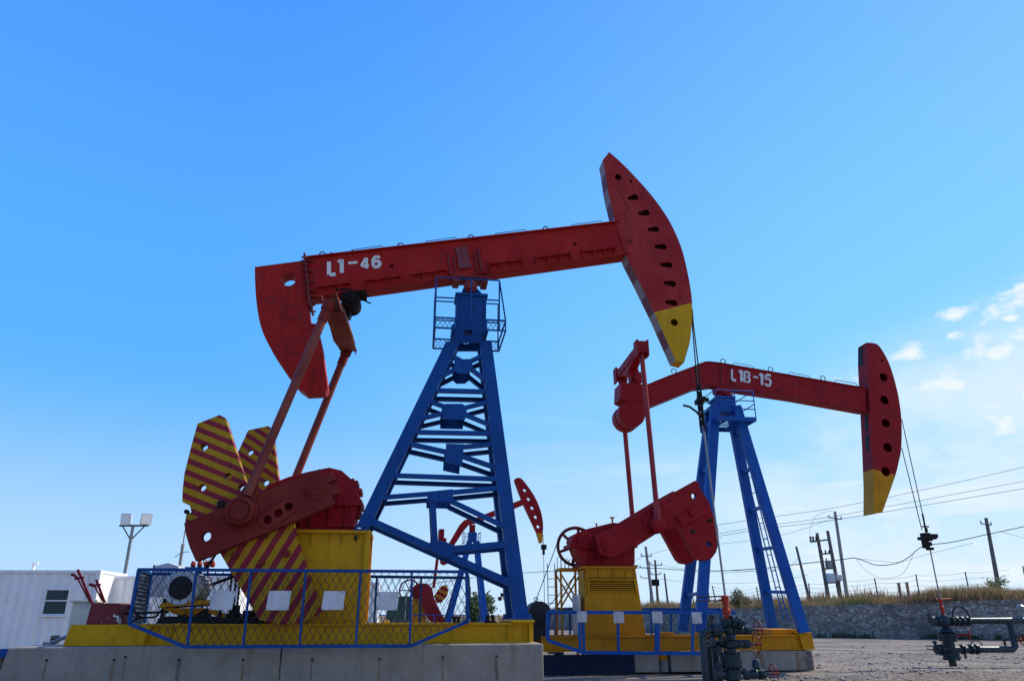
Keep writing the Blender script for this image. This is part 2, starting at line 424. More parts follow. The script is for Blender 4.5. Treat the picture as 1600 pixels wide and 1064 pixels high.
BLUF = paint('fence_blue_paint', (.002, .050, .22), (.004, .075, .30), .15, .45, .5, (.03, .02, .02))
WHEEL = paint('handwheel_red', (.22, .018, .012), (.30, .04, .02), .5, .5, .5)
MESHM = paint('galvanised_mesh', (.008, .014, .03), (.02, .03, .05), .1, .35, .2)
RUBBER = paint('black_rubber', (.018, .018, .02), None, 0, .6, .2)

def concrete(drips=(), zc=.9):
    m, t, p = nodes('board_marked_concrete'); o = mk(t, 'ShaderNodeTexCoord').outputs['Object']
    n1 = noise_node(t, o, 1.6, 9, .72); n2 = noise_node(t, o, 22, 8, .7); n3 = noise_node(t, o, 1.0, 7, .68, (2.6, 2.6, .16)); n4 = noise_node(t, o, 1.0, 3, .5, (3.2, 3.2, .10))
    n5 = noise_node(t, o, 60, 3, .5)
    col = mixc(t, rng(t, n1, .3, .7), (.21, .18, .145), (.36, .315, .255))
    col = mixc(t, rng(t, n3, .52, .72, 0, .5), col, (.085, .075, .065))
    col = mixc(t, rng(t, n4, .64, .72, 0, .6), col, (.16, .085, .04))
    col = mixc(t, rng(t, n2, .6, .72, 0, .5), col, (.42, .41, .39))
    col = mixc(t, rng(t, n5, .70, .74, 0, .8), col, (.05, .05, .05))
    if drips:
        sp = mk(t, 'ShaderNodeSeparateXYZ'); t.links.new(o, sp.inputs[0]); nw = noise_node(t, o, 2.2, 4, .6); nd = noise_node(t, o, 6, 5, .7)
        xw = mk(t, 'ShaderNodeMath', operation='MULTIPLY_ADD'); t.links.new(nw, xw.inputs[0]); xw.inputs[1].default_value = .07; t.links.new(sp.outputs[0], xw.inputs[2])
        for k, (ux_, wd_) in enumerate(drips):
            d_ = mk(t, 'ShaderNodeMath', operation='SUBTRACT'); t.links.new(xw.outputs[0], d_.inputs[0]); d_.inputs[1].default_value = ux_+.035
            ab = mk(t, 'ShaderNodeMath', operation='ABSOLUTE'); t.links.new(d_.outputs[0], ab.inputs[0])
            mk_ = mul(t, rng(t, ab.outputs[0], wd_, wd_*.2), rng(t, sp.outputs[2], zc, zc-.03)); mk_ = mul(t, mk_, rng(t, nd, .3, .6, .25, .85))
            col = mixc(t, mk_, col, (.20, .105, .035) if k % 3 else (.07, .055, .045))
        for ws_, wc_ in ((.34, 0), (.62, 1)):
            pass
    t.links.new(col, p.inputs['Base Color']); p.inputs['Roughness'].default_value = .9
    bump(t, p, n2, .012, .6)
    return m
CONC = concrete()
def gravel():
    m, t, p = nodes('gravel_ground'); o = mk(t, 'ShaderNodeTexCoord').outputs['Object']
    n1 = noise_node(t, o, .12, 6, .6); n2 = noise_node(t, o, .7, 6, .65); n3 = noise_node(t, o, 11, 5, .75); tr = noise_node(t, o, 1, 5, .6, (.06, .9, 1))
    vo = mk(t, 'ShaderNodeTexVoronoi'); vo.inputs['Scale'].default_value = 14; t.links.new(o, vo.inputs['Vector'])
    hs = mk(t, 'ShaderNodeSeparateColor'); t.links.new(vo.outputs['Color'], hs.inputs[0])
    col = mixc(t, rng(t, n2, .35, .65), (.12, .095, .065), (.225, .180, .128))
    col = mixc(t, rng(t, n1, .42, .62, 0, .6), col, (.22, .155, .10))
    col = mixc(t, rng(t, tr, .5, .66, 0, .55), col, (.33, .27, .21))
    col = mixc(t, rng(t, hs.outputs[0], .2, 1, 0, .75), col, mixc(t, hs.outputs[1], (.045, .037, .028), (.40, .34, .27)))
    col = mixc(t, rng(t, n3, .5, .68, 0, .6), col, (.06, .05, .042))
    tk = noise_node(t, o, 1, 4, .5, (.035, .55, 1)); pt = noise_node(t, o, .33, 7, .7)
    col = mixc(t, rng(t, tk, .50, .60, 0, .45), col, (.36, .30, .235)); col = mixc(t, rng(t, pt, .48, .60, 0, .65), col, (.075, .058, .043))
    t.links.new(col, p.inputs['Base Color']); p.inputs['Roughness'].default_value = .95
    h = mk(t, 'ShaderNodeMath', operation='ADD'); t.links.new(vo.outputs['Distance'], h.inputs[0]); t.links.new(n3, h.inputs[1])
    bump(t, p, h.outputs[0], .045, .9)
    return m
GRAV = gravel()
def flatmat(name, c, rough=.9, c2=None, scale=4, bmp=.02):
    m, t, p = nodes(name); o = mk(t, 'ShaderNodeTexCoord').outputs['Object']; n = noise_node(t, o, scale, 7, .7)
    t.links.new(mixc(t, rng(t, n, .3, .7), c, c2 or tuple(v*1.5 for v in c)), p.inputs['Base Color']); p.inputs['Roughness'].default_value = rough
    bump(t, p, n, bmp, .5); return m
SOIL = flatmat('dry_soil', (.20, .15, .10), .95, (.30, .24, .16), 1.5)
STONE = flatmat('loose_stone', (.13, .105, .08), .9, (.36, .31, .25), 3)
def stone_wall_mat():
    m, t, p = nodes('rubble_stone_wall'); o = mk(t, 'ShaderNodeTexCoord').outputs['Object']
    wb = mk(t, 'ShaderNodeMapping'); wb.inputs['Scale'].default_value = (1, 1, 1.6); t.links.new(o, wb.inputs['Vector'])
    vo = mk(t, 'ShaderNodeTexVoronoi'); vo.inputs['Scale'].default_value = 3.6; t.links.new(wb.outputs[0], vo.inputs['Vector'])
    ve = mk(t, 'ShaderNodeTexVoronoi', feature='DISTANCE_TO_EDGE'); ve.inputs['Scale'].default_value = 3.6; t.links.new(wb.outputs[0], ve.inputs['Vector'])
    s = mk(t, 'ShaderNodeSeparateColor'); t.links.new(vo.outputs['Color'], s.inputs[0]); n = noise_node(t, o, 8, 6, .7); nb = noise_node(t, o, .35, 5, .6)
    col = mixc(t, s.outputs[0], (.19, .155, .125), (.46, .39, .31)); col = mixc(t, rng(t, s.outputs[1], .75, 1, 0, .8), col, (.60, .54, .46))
    col = mixc(t, rng(t, ve.outputs[0], .02, .09, .8, 0), col, (.21, .18, .15)); col = mixc(t, rng(t, n, .5, .8, 0, .6), col, (.08, .07, .07))
    col = mixc(t, rng(t, nb, .5, .68, 0, .55), col, (.10, .09, .085))
    t.links.new(col, p.inputs['Base Color']); p.inputs['Roughness'].default_value = .95
    bump(t, p, rng(t, ve.outputs[0], 0, .12), .05, .8); return m
SWALL = stone_wall_mat()
def leafmat(name, cols, tr=.25):
    m, t, p = nodes(name); oi = mk(t, 'ShaderNodeNewGeometry'); r = mk(t, 'ShaderNodeValToRGB'); el = r.color_ramp.elements
    el[0].color = (*cols[0], 1); el[1].color = (*cols[-1], 1)
    for i, c in enumerate(cols[1:-1]): e = el.new((i+1)/(len(cols)-1)); e.color = (*c, 1)
    t.links.new(oi.outputs['Random Per Island'], r.inputs[0]); t.links.new(r.outputs[0], p.inputs['Base Color']); p.inputs['Roughness'].default_value = .8
    if 'Transmission Weight' in p.inputs: pass
    tl = mk(t, 'ShaderNodeBsdfTranslucent'); t.links.new(r.outputs[0], tl.inputs[0]); ms = mk(t, 'ShaderNodeMixShader'); ms.inputs[0].default_value = tr
    t.links.new(p.outputs[0], ms.inputs[1]); t.links.new(tl.outputs[0], ms.inputs[2]); t.links.new(ms.outputs[0], t.nodes['Material Output'].inputs[0])
    return m
DRYG = leafmat('dry_grass_blades', [(.26, .16, .07), (.36, .25, .12), (.18, .11, .055), (.42, .32, .17), (.12, .10, .04)], .4)
GRNG = leafmat('green_weed_blades', [(.07, .10, .03), (.14, .16, .05), (.20, .19, .07)], .3)
BUSH = leafmat('bush_leaves', [(.02, .05, .015), (.04, .08, .02), (.06, .11, .03)], .2)
def glassm():
    m, t, p = nodes('window_glass'); p.inputs['Base Color'].default_value = (.010, .030, .038, 1); p.inputs['Roughness'].default_value = .08; p.inputs['Specular IOR Level'].default_value = .35
    return m
GLASS = glassm()
def lampglass():
    m, t, p = nodes('lamp_glass'); p.inputs['Base Color'].default_value = (.75, .76, .74, 1); p.inputs['Roughness'].default_value = .15; return m
LGLASS = lampglass()

# ------------------------------------------------------------------ pump unit 1 (near, L1-46)
F1 = Frame(15.5, R(7.5)); F = F1
CT = 1.11                                                   # top of the concrete
def conc_block(name, fr, u0, u1, w0, w1, z1, label, group, skew=0.0, cb=.03, holes=(), wide=1):
    bm = B(); n = max(2, int((u1-u0)/.5))
    hexa(bm, [(u0-skew, w0-.02, 0), (u1+skew*.3, w0-.02, 0), (u1+skew*.3, w1, 0), (u0-skew, w1, 0)], [(u0, w0, z1), (u1, w0, z1), (u1, w1, z1), (u0, w1, z1)])
    bmesh.ops.subdivide_edges(bm, edges=bm.edges[:], cuts=10, use_grid_fill=True)
    for v in bm.verts:
        q = v.co; e = (abs(q.x-u0) < .02 or abs(q.x-u1) < .02) and q.z > .1
        d = noise.noise(q*1.7)*.012 + (noise.noise(q*9)*.012 if e else noise.noise(q*6)*.003)
        v.co.y += d; v.co.x += d*.8
        if abs(q.z-z1) < 1e-3: v.co.z = z1
    uc_ = (u0-skew+u1+skew*.3)/2; hs_ = [fr.P(x, y, w0-.01) for x, y in holes]
    o = obj(name, bm, concrete([(h.x-uc_, wide*(.02, .040, .026, .05, .032)[i % 5]) for i, h in enumerate(hs_)], hs_[0].z-.0) if hs_ else CONC, None, fr, bevel=cb); tag(o, label, 'concrete block', group)
    for h in hs_:
        b2 = B(); lathe(b2, (h.x, w0-.028, h.z), [(.016, .0), (.020, .012), (.020, .035)], Vector((0, 1, 0)), 10)
        q_ = obj('tie_hole', b2, RUBBER, o, fr)
    return o
ucl, ucr, ucj = F.P(13, 1011, -1.2).x, F.P(849, 1005, -1.2).x, F.P(440, 1011, -1.2).x
conc_block('concrete_foundation', F, ucl, ucj-.012, -1.2, 1.3, CT, 'long stained concrete block left of the vertical joint, under the cranks of the near pump', 'concrete blocks under the near pump', .15, holes=((73, 1031), (178, 1030), (196, 1026), (280, 1030), (380, 1030)))
conc_block('concrete_foundation', F, ucj+.012, ucr, -1.2, 1.3, CT, 'long stained concrete block right of the vertical joint, under the near tower foot', 'concrete blocks under the near pump', 0, holes=((488, 1030), (593, 1029), (692, 1026), (776, 1025)))

PJ = thing('pump_jack', 'large near pump jack with red beam marked L1-46, blue lattice tower and striped counterweights', 'pump jack', F, (-3.4, 0, CT+.003), 'oil well pump jacks')
def ibeam(bm, u0, u1, w, z0, z1, fl=.16, tf=.03):
    box(bm, u0, u1, w-.015, w+.015, z0+tf, z1-tf); box(bm, u0, u1, w-fl/2, w+fl/2, z0, z0+tf); box(bm, u0, u1, w-fl/2, w+fl/2, z1-tf, z1)
ZB = F.P(640, 973.4, -.82).z; B0 = CT+.004
# base frame
bm = B(); ul = F.P(229, 990, -.82).x; ur = F.P(826, 990, -.82).x
for ww in (-.8, .8): ibeam(bm, ul, ur, ww, B0, ZB)
for k in range(6):
    uu = ul+.3+k*(ur-ul-.7)/5; box(bm, uu, uu+.12, -.72, .72, B0+.05, ZB-.06)
for s in (-.8, .8):
    for k in range(9):
        uu = ul+.4+k*(ur-ul-.8)/8; box(bm, uu, uu+.012, s-.075, s-.016, B0+.03, ZB-.03) if (s < 0 and k in (0, 8)) else None
obj('base_frame', bm, YEL, PJ)
bm = B(); u0, u1 = F.P(103.5, 1000, -.95).x, F.P(236, 980, -.95).x
hexa(bm, [(u0-.03, -.98, B0), (u1-.08, -.98, B0), (u1-.08, .9, B0), (u0-.03, .9, B0)], [(u0+.04, -.98, ZB+.002), (u1, -.98, ZB+.002), (u1, .9, ZB+.002), (u0+.04, .9, ZB+.002)])
obj('end_skid', bm, YEL, PJ, bevel=.008)
bm = B(); u0, u1 = F.P(797, 970, -.85).x, F.P(834, 970, -.85).x
box(bm, u0, u1, -.95, .95, ZB+.004, ZB+.05); box(bm, u1-.10, u1-.07, -.93, .93, B0+.01, ZB)
for s in (-.9, .78): box(bm, u1-.066, u1-.02, s, s+.12, B0+.01, ZB)
obj('end_plate', bm, YEL, PJ, bevel=.005)
bm = B()
for x in (700, 706): lathe(bm, F.P(x+10, 971, -.6)*1.0, [(.03, -.02), (.03, .06), (.05, .06), (.05, .10)], n=8)
for x in (762, 770): cyl(bm, F.P(x, 971, -.75), F.P(x, 960, -.75), .035, 8)
box(bm, F.P(757, 968, -.75).x, F.P(776, 968, -.75).x, -.78, -.72, ZB+.002, ZB+.03)
islands('anchor_bolt', bm, DARK, PJ)
# gearbox pier
GP = F.P(500, 828, -.5).z
bm = B(); u0, u1 = F.P(400, 900, -.5).x, F.P(569.5, 900, -.5).x; mfu = F.P(458, 828, -.5).x-.35
box(bm, u0, u1, -.5, .5, ZB+.002, GP-.06)
obj('gearbox_pier', bm, YEL, PJ, bevel=.006)
bm = B(); box(bm, u0-.05, u1+.07, -.58, .58, GP-.058, GP)
for x in (486, 515, 534, 558): uu = F.P(x, 840, -.55).x; hexa(bm, [(uu, -.502, GP-.30), (uu+.015, -.502, GP-.30), (uu+.015, -.57, GP-.06), (uu, -.57, GP-.06)], [(uu, -.502, GP-.06), (uu+.015, -.502, GP-.06), (uu+.015, -.50, GP-.06), (uu, -.50, GP-.06)])
box(bm, u1-.03, u1+.06, -.56, -.49, ZB+.01, GP-.06); box(bm, u1-.02, u1+.06, .49, .56, ZB+.01, GP-.06)
cyl(bm, F.P(557, 839, -.52), F.P(557, 839, -.52)+Vector((0, .05, 0)), .06, 16)
obj('pier_cap', bm, YEL, PJ, bevel=.004)
bm = B(); cyl(bm, F.P(557, 840, -.535), F.P(557, 840, -.535)+Vector((0, .01, 0)), .05, 16); obj('access_port', bm, DARK, PJ)
# gearbox
g = [(405, 826), (402, 790), (408, 768), (425, 755), (450, 745), (480, 737), (514, 730), (534, 735), (551, 750), (558, 762), (561, 776), (552, 823)]
gb = pxs(F, g, -.42)
bm = B(); prism(bm, gb, -.42, .42); obj('gearbox', bm, RED2, PJ, bevel=.012)
bm = B(); q0, q1 = F.P(398, 785, -.46), F.P(565, 785, -.46)
box(bm, q0.x, q1.x, -.50, .50, q1.z-.06, q1.z); box(bm, q0.x, q1.x, -.50, .50, q1.z+.004, q1.z+.06)
for k in range(16):
    uu = q0.x+.08+k*(q1.x-q0.x-.16)/15
    for s in (-.46, .46): cyl(bm, (uu, s, q1.z-.10), (uu, s, q1.z+.10), .018, 6)
for x in (470, 487, 514, 540): uu = F.P(x, 800, -.43).x; box(bm, uu, uu+.02, -.50, -.42, GP+.002, q1.z-.06)
box(bm, q0.x, q1.x-.1, -.50, .50, GP+.002, GP+.04)
for (x, y, dx_, dz_) in ((552, 756, .10, .05), (560, 768, .07, .05), (560, 800, .05, .10)): q = F.P(x, y, -.2); box(bm, q.x-.05, q.x+dx_, -.34, .2, q.z-dz_, q.z+dz_)
for k in range(1, 5): q = F.P(544+4*k, 743+8*k, -.3); cyl(bm, q+Vector((-.02, 0, 0)), q+Vector((.07, 0, .03)), .03, 6)
obj('gearbox_flange', bm, RED2, PJ, bevel=.004)
# cranks
sh = F.P(494.4, 764, -1.15); SH = Vector((sh.x, 0, sh.z))
pn = F.P(376, 798.7, -1.3); pinN = Vector((pn.x-SH.x, pn.z-SH.z)); Rp = pinN.length
ea, eb = F.P(539, 548.6, 1.3), F.P(460.7, 740, 1.3); d2 = Vector((eb.x-ea.x, eb.z-ea.z)).normalized(); o2 = Vector((ea.x-SH.x, ea.z-SH.z))
bq = o2.dot(d2); disc = bq*bq-(o2.dot(o2)-Rp*Rp)
tt = -bq-math.sqrt(max(disc, 0)); pf = o2+d2*tt
THF = math.atan2(pf.y, pf.x)-math.atan2(pinN.y, pinN.x)
THF = (THF+math.pi) % (2*math.pi)-math.pi
THF = max(-.19, min(.19, THF))
def rotp(p, th):
    x, z = p[0]-SH.x, p[1]-SH.z; far = 1 if th else 0; return (SH.x+.28*far+x*math.cos(th)-z*math.sin(th), SH.z-.12*far+x*math.sin(th)+z*math.cos(th))
crk = [(288.3, 817), (340, 796.5), (499.8, 732.7), (504.7, 742.5), (519, 739), (524, 749.8), (512, 754.7), (520.6, 759.6), (528, 758), (531.6, 770.6), (519, 774), (522, 787), (517, 790), (465.6, 812), (355.6, 857), (306.7, 877), (297, 855), (291, 835)]
def prof(pts, wp): return pxs(F, pts, wp)
CR = prof(crk, -1.17)
hc = F.P(322.6, 837.8, -1.17)
up_pl = [(309, 661.8), (343.3, 648.3), (352, 653), (383.7, 752), (396, 790), (345, 806), (300, 822), (289.6, 822), (289.6, 815.8), (290.8, 804.8), (299.3, 800), (297, 790), (285, 784), (285.5, 765), (288.3, 740), (299.3, 696)]
lo_pl = [(343, 862), (458, 814), (463, 838), (503, 955), (476, 971), (440, 976), (405, 968)]
UPL = prof(up_pl, -.98); LOL = prof(lo_pl, -.98)
SU = F.P(330, 720, -.98); s1 = F.P(370, 736, -.98); du = Vector((s1.x-SU.x, 0, s1.z-SU.z)); nu = Vector((-du.z, 0, du.x)).normalized()
per_u = abs((F.P(300, 700, -.98)-F.P(300, 718.6, -.98)).dot(nu))
l0 = F.P(384.8, 888, -.98); l1 = F.P(426.5, 823, -.98); dl = Vector((l1.x-l0.x, 0, l1.z-l0.z)); nl = Vector((-dl.z, 0, dl.x)).normalized()
per_l = abs((F.P(384.8, 888, -.98)-F.P(408, 888, -.98)).dot(nl))
for side in (-1, 1):
    th = 0 if side < 0 else THF
    def T(ps): return [rotp(p, th) for p in ps]
    def rot3(v): return Vector((v.x*math.cos(th)-v.z*math.sin(th), 0, v.x*math.sin(th)+v.z*math.cos(th)))
    crank = B()
    w0, w1 = (-1.20, -1.0) if side < 0 else (1.0, 1.20)
    slot = [F.P(x, y, -1.17) for x, y in ((419, 812), (435.5, 801.8), (451.4, 791.8))]
    H = [T(circ((hc.x, hc.z), .085))]+[T(circ((s.x, s.z), .072, 14)) for s in slot]
    prism(crank, T(CR), w0, w1, H)
    crank_o = obj('crank', crank, RUSTY if side < 0 else RED2, PJ, bevel=.012)
    det = B(); wo = w0-.03 if side < 0 else w1+.03; wi = w0 if side < 0 else w1
    ov = []
    a_, c_ = rotp((slot[0].x, slot[0].z), th), rotp((slot[2].x, slot[2].z), th); ang = math.atan2(c_[1]-a_[1], c_[0]-a_[0])
    for k in range(9): t_ = ang+math.pi/2+k*math.pi/8; ov.append((a_[0]+.16*math.cos(t_), a_[1]+.16*math.sin(t_)))
    for k in range(9): t_ = ang-math.pi/2+k*math.pi/8; ov.append((c_[0]+.16*math.cos(t_), c_[1]+.16*math.sin(t_)))
    prism(det, ov, min(wo, wi), max(wo, wi)-.0015*side, [T(circ((s.x, s.z), .078, 14)) for s in slot])
    obj('slot_plate', det, RUSTY if side < 0 else RED2, crank_o, bevel=.006)
    det = B(); cyl(det, (SH.x, wi, SH.z), (SH.x, wi+side*.035, SH.z), .20, 28); cyl(det, (SH.x, wi+side*.036, SH.z), (SH.x, wi+side*.055, SH.z), .13, 24)
    cyl(det, (SH.x, side*.40, SH.z), (SH.x, side*.98, SH.z), .15, 20)
    obj('crankshaft', det, RUSTY if side < 0 else RED2, PJ, bevel=.004)
    for nm, PL, holes, org, nn, per, fr_ in (('counterweight', UPL, ((319, 698), (356.8, 744.4), (316, 761.5), (377.6, 762)), SU, nu, per_u, .48), ('counterweight', LOL, ((368, 868), (416, 836), (449, 865), (409, 879)), l0, nl, per_l, .5)):
        bm = B(); hh = []
        for q in holes:
            c_ = F.P(*q, -.98); hh.append(T(circ((c_.x, c_.z), .07, 14)))
        a0, a1 = (-.99, -.76) if side < 0 else (.76, .99)
        prism(bm, T(PL), a0, a1, hh if PL is UPL else ())
        oo = rotp((org.x, org.z), th); stripes(bm, (oo[0], 0, oo[1]), rot3(nn), per, fr_, 1)
        cw = obj(nm, bm, [STRY, STRR], PJ)
        if PL is LOL:
            b2 = B()
            for h_ in hh:
                cx = sum(p[0] for p in h_)/len(h_); cz = sum(p[1] for p in h_)/len(h_)
                cyl(b2, (cx, side*.99, cz), (cx, side*1.06, cz), .062, 12)
            islands('bolt', b2, RUSTY, cw)
        else:
            b2 = B()
            for q in ((347, 788), (293, 800)):
                c_ = F.P(*q, -.98); e_ = rotp((c_.x, c_.z), th); cyl(b2, (e_[0], side*.98, e_[1]), (e_[0], side*1.08, e_[1]), .07 if q[0] > 300 else .04, 12)
            islands('bolt', b2, DARK, cw)
    # wrist pin bearing + pitman
    pv = rotp((SH.x+pinN.x, SH.z+pinN.y), th); pc = Vector((pv[0], 0, pv[1]))
    tp = F.P(515, 474, -1.3) if side < 0 else F.P(543, 545, 1.3)
    bm = B(); ax = Vector((0, side, 0))
    lathe(bm, pc, [(.29, 1.205), (.29, 1.24), (.26, 1.27), (.26, 1.40), (.20, 1.44), (.19, 1.40), (.02, 1.41)], ax, 32)
    for k in range(8): a_ = k*math.pi/4; q = pc+Vector((.235*math.cos(a_), side*1.39, .235*math.sin(a_))); cyl(bm, q, q+ax*.035, .022, 6)
    dd = (tp-pc); dd.y = 0; dd.normalize(); sd_ = Vector((dd.z, 0, -dd.x))
    hexa(bm, [pc+sd_*.24+ax*1.24, pc-sd_*.24+ax*1.24, pc-sd_*.08+dd*.62+ax*1.24, pc+sd_*.08+dd*.62+ax*1.24], [pc+sd_*.24+ax*1.27, pc-sd_*.24+ax*1.27, pc-sd_*.08+dd*.62+ax*1.27, pc+sd_*.08+dd*.62+ax*1.27])
    pbo = obj('pin_bearing', bm, RUSTY, PJ, bevel=.006)
    bm = B(); cyl(bm, pc+ax*1.405, pc+ax*1.425, .165, 24); obj('bearing_cap', bm, paint('greasy_red', (.20, .010, .010), (.10, .02, .015), .6, .5, .7), pbo)
    bm = B(); r_ = .088; pb = pc+dd*.3+ax*1.32
    cyl(bm, pb, tp, r_, 16)
    obj('pitman_rod', bm, ROD, PJ, smooth=True)
    bm = B(); lathe(bm, tp-dd*.16, [(.05, -.3), (.105, -.25), (.105, .0), (.13, .0), (.13, .16)], dd, 16)
    obj('rod_socket', bm, RUSTY, PJ, smooth=True)
    if side < 0: TPN = tp
    else: TPF = tp
# equalizer beam: from near rod top to far rod top
bm = B(); a = TPN.copy(); c = TPF.copy(); dx = c-a
e0 = a+dx*.06+Vector((.02, 0, .03)); e1 = c-dx*.0+Vector((-.02, 0, .1)); tilt = Vector((-.32, 0, .95)).normalized()
n_ = 6
def esec(p, hw_, hh_):
    s_ = Vector((tilt.z, 0, -tilt.x)); return [p-s_*hw_-tilt*hh_, p+s_*hw_-tilt*hh_, p+s_*hw_+tilt*hh_, p-s_*hw_+tilt*hh_]
mid = (e0+e1)/2
hexa(bm, esec(e0, .16, .14), esec(mid, .22, .30)); hexa(bm, esec(mid+Vector((0, .002, 0)), .22, .30), esec(e1, .16, .15))
s_ = Vector((tilt.z, 0, -tilt.x))
beam(bm, e0-tilt*.15, mid-tilt*.31, .4, .02, Vector((1, 0, 0))); beam(bm, mid-tilt*.31, e1-tilt*.16, .4, .02, Vector((1, 0, 0)))
for t_ in (.25, .38, .62, .78, .9):
    q = e0+(e1-e0)*t_; hexa(bm, esec(q, .20, .13), esec(q+Vector((0, .015, 0)), .20, .13))
for e_ in (e0, e1):
    for s in (-1, 1): hexa(bm, esec(e_+s_*s*.15, .012, .22), esec(e_+s_*s*.15+Vector((0, .22 if e_ is e1 else -.22, -.02)), .012, .20))
obj('equalizer_beam', bm, paint('weathered_equalizer', (.17, .022, .014), (.26, .085, .035), .7, .55, .4, (.22, .10, .04)), PJ, bevel=.006)
tb = F.P(549, 474, 0)
bm = B(); cyl(bm, tb+Vector((0, -.26, 0)), tb+Vector((0, .26, 0)), .21, 24); cyl(bm, tb+Vector((0, -.34, 0)), tb+Vector((0, -.26, 0)), .12, 16)
box(bm, tb.x-.35, tb.x+.32, -.22, .22, tb.z+.16, tb.z+.26)
beam(bm, tb+Vector((-.1, 0, -.05)), mid+Vector((.05, 0, .2)), .34, .3)
for s in (-1, 1): tube(bm, [tb+Vector((.2, s*.2, .2)), tb+Vector((.42, s*.2, .1))], .02, 6)
obj('tail_bearing', bm, paint('greasy_black_iron', (.010, .006, .006), (.02, .010, .008), .3, .8, .5), PJ, bevel=.01)

# walking beam
bt = [(478, 403.5), (951, 349.5)]; bb = [(484, 463), (975, 396)]
A0, A1 = F.P(*bt[0], -.19), F.P(*bt[1], -.19); C0, C1 = F.P(*bb[0], -.19), F.P(*bb[1], -.19)
zc = lambda u, P0, P1: P0.z+(P1.z-P0.z)*(u-P0.x)/(P1.x-P0.x)
ua, ub = A0.x, C1.x+.15
def top(u): return zc(u, A0, A1)
def bot(u): return zc(u, C0, C1)
bdir = Vector((A1.x-A0.x, 0, A1.z-A0.z)).normalized(); bnor = Vector((-bdir.z, 0, bdir.x))
bm = B(); poly = [(ua, bot(ua)), (ub, bot(ub)), (ub-.2, top(ub-.2)), (ua, top(ua))]
pc_ = F.P(612, 416, -.17); pe_ = F.P(898.5, 381.5, -.17)
prism(bm, poly, -.17, .17, [circ((pc_.x, pc_.z), .05, 12), circ((pe_.x, pe_.z), .045, 12)])
WB = obj('walking_beam', bm, RED, PJ)
bm = B()
for fn, s in ((top, 1), (bot, -1)):
    p0 = Vector((ua, 0, fn(ua)+s*.016)); p1 = Vector((ub-(.2 if s > 0 else .0), 0, fn(ub-(.2 if s > 0 else 0))+s*.016)); beam(bm, p0, p1, .48, .03)
obj('beam_flange', bm, RED, WB, bevel=.004)
# stiffening angles on the lower web
bm = B()
def onbeam(x0, x1, lift, out_, th=.03):
    a_ = F.P(x0, 440, -.17).x; c_ = F.P(x1, 420, -.17).x
    beam(bm, (a_, -.17-out_/2, bot(a_)+lift), (c_, -.17-out_/2, bot(c_)+lift), out_, th)
    return a_, c_
for x0, x1 in ((497, 550), (570, 627), (642, 699), (764, 816), (838, 892), (911, 962)):
    bm = B(); a_, c_ = onbeam(x0, x1, .185, .085, .028)
    for k in range(4):
        uu = a_+(c_-a_)*k/3; beam(bm, (uu, -.21, bot(uu)+.0), (uu+.005, -.21, bot(uu)+(.25 if k in (0, 3) else .215)), .08, .02)
    obj('web_stiffener', bm, RED, WB)
# lettering
bm = B(); wl = -.177
for ch, x0, x1, yt, yb, th in (('L', 514, 524.5, 409, 429.5, .09), ('1', 529, 537.5, 406, 427, .09), ('-', 544, 558.5, 396, 426.5, .06), ('4', 564.5, 576, 404, 420.5, .062), ('6', 583, 593.5, 402, 417.5, .078)):
    glyph(bm, F, ch, x0, x1, yt, yb, -.10, wl, th)
obj('lettering', bm, WHITE, WB)
# lifting eyes, hand rails
for i, (x, y) in enumerate(((503.5, 400), (626, 386), (736, 373.5), (852.5, 360))):
    p = F.P(x, y, 0); p.z = top(p.x)+.03; bm = B(); tube(bm, [p+Vector((.065*math.cos(a_), 0, max(-.02, .10+.085*math.sin(a_)))) for a_ in [R(-60+k*20) for k in range(16)]], .014, 6)
    obj('lifting_eye', bm, DARK, WB, smooth=True)
bm = B()
for x0, x1 in ((549, 600), (663, 715), (772, 824), (893, 944)):
    p0 = F.P(x0, 390, -.16); p1 = F.P(x1, 380, -.16); h_ = .075
    tube(bm, [(p0.x, -.16, top(p0.x)+.03), (p0.x+.04, -.16, top(p0.x)+h_+.03), (p1.x-.04, -.16, top(p1.x)+h_+.03), (p1.x, -.16, top(p1.x)+.03)], .009, 6)
for x in (517.5, 550): p = F.P(x, 396, -.1); cyl(bm, (p.x, -.1, top(p.x)), (p.x, -.1, top(p.x)+.12), .022, 6)
islands('grab_rail', bm, DARK, WB)
# centre saddle on the web
bm = B(); p = F.P(729, 405, -.2)
beam(bm, Vector((p.x-.02, -.20, bot(p.x)+.16)), Vector((p.x-.14, -.20, bot(p.x)+.70)), .05, .27)
for x in (704, 752): q = F.P(x, 420, -.2); beam(bm, Vector((q.x, -.20, bot(q.x)+.05)), Vector((q.x-.08, -.20, bot(q.x)+.62)), .06, .02)
for x in (712, 745): q = F.P(x, 420, -.2); beam(bm, Vector((q.x, -.20, bot(q.x)+.05)), Vector((q.x-.06, -.20, bot(q.x)+.50)), .05, .015)
for k in range(4): q = Vector((p.x-.04-.03*k, -.235, bot(p.x)+.22+.13*k)); cyl(bm, q, q+Vector((0, .02, 0)), .022, 6)
obj('saddle_plate', bm, paint('dusty_purple_red', (.17, .03, .04), None, .3, .5, .3), WB)
sb = F.P(735.5, 446, -.3)
PIV = Vector((sb.x, 0, sb.z))
bm = B(); cyl(bm, (sb.x, -.36, sb.z), (sb.x, .36, sb.z), .11, 20); cyl(bm, (sb.x, -.30, sb.z), (sb.x, .30, sb.z), .15, 20)
box(bm, sb.x-.42, sb.x+.38, -.26, .26, bot(sb.x)-.09, bot(sb.x)-.045)
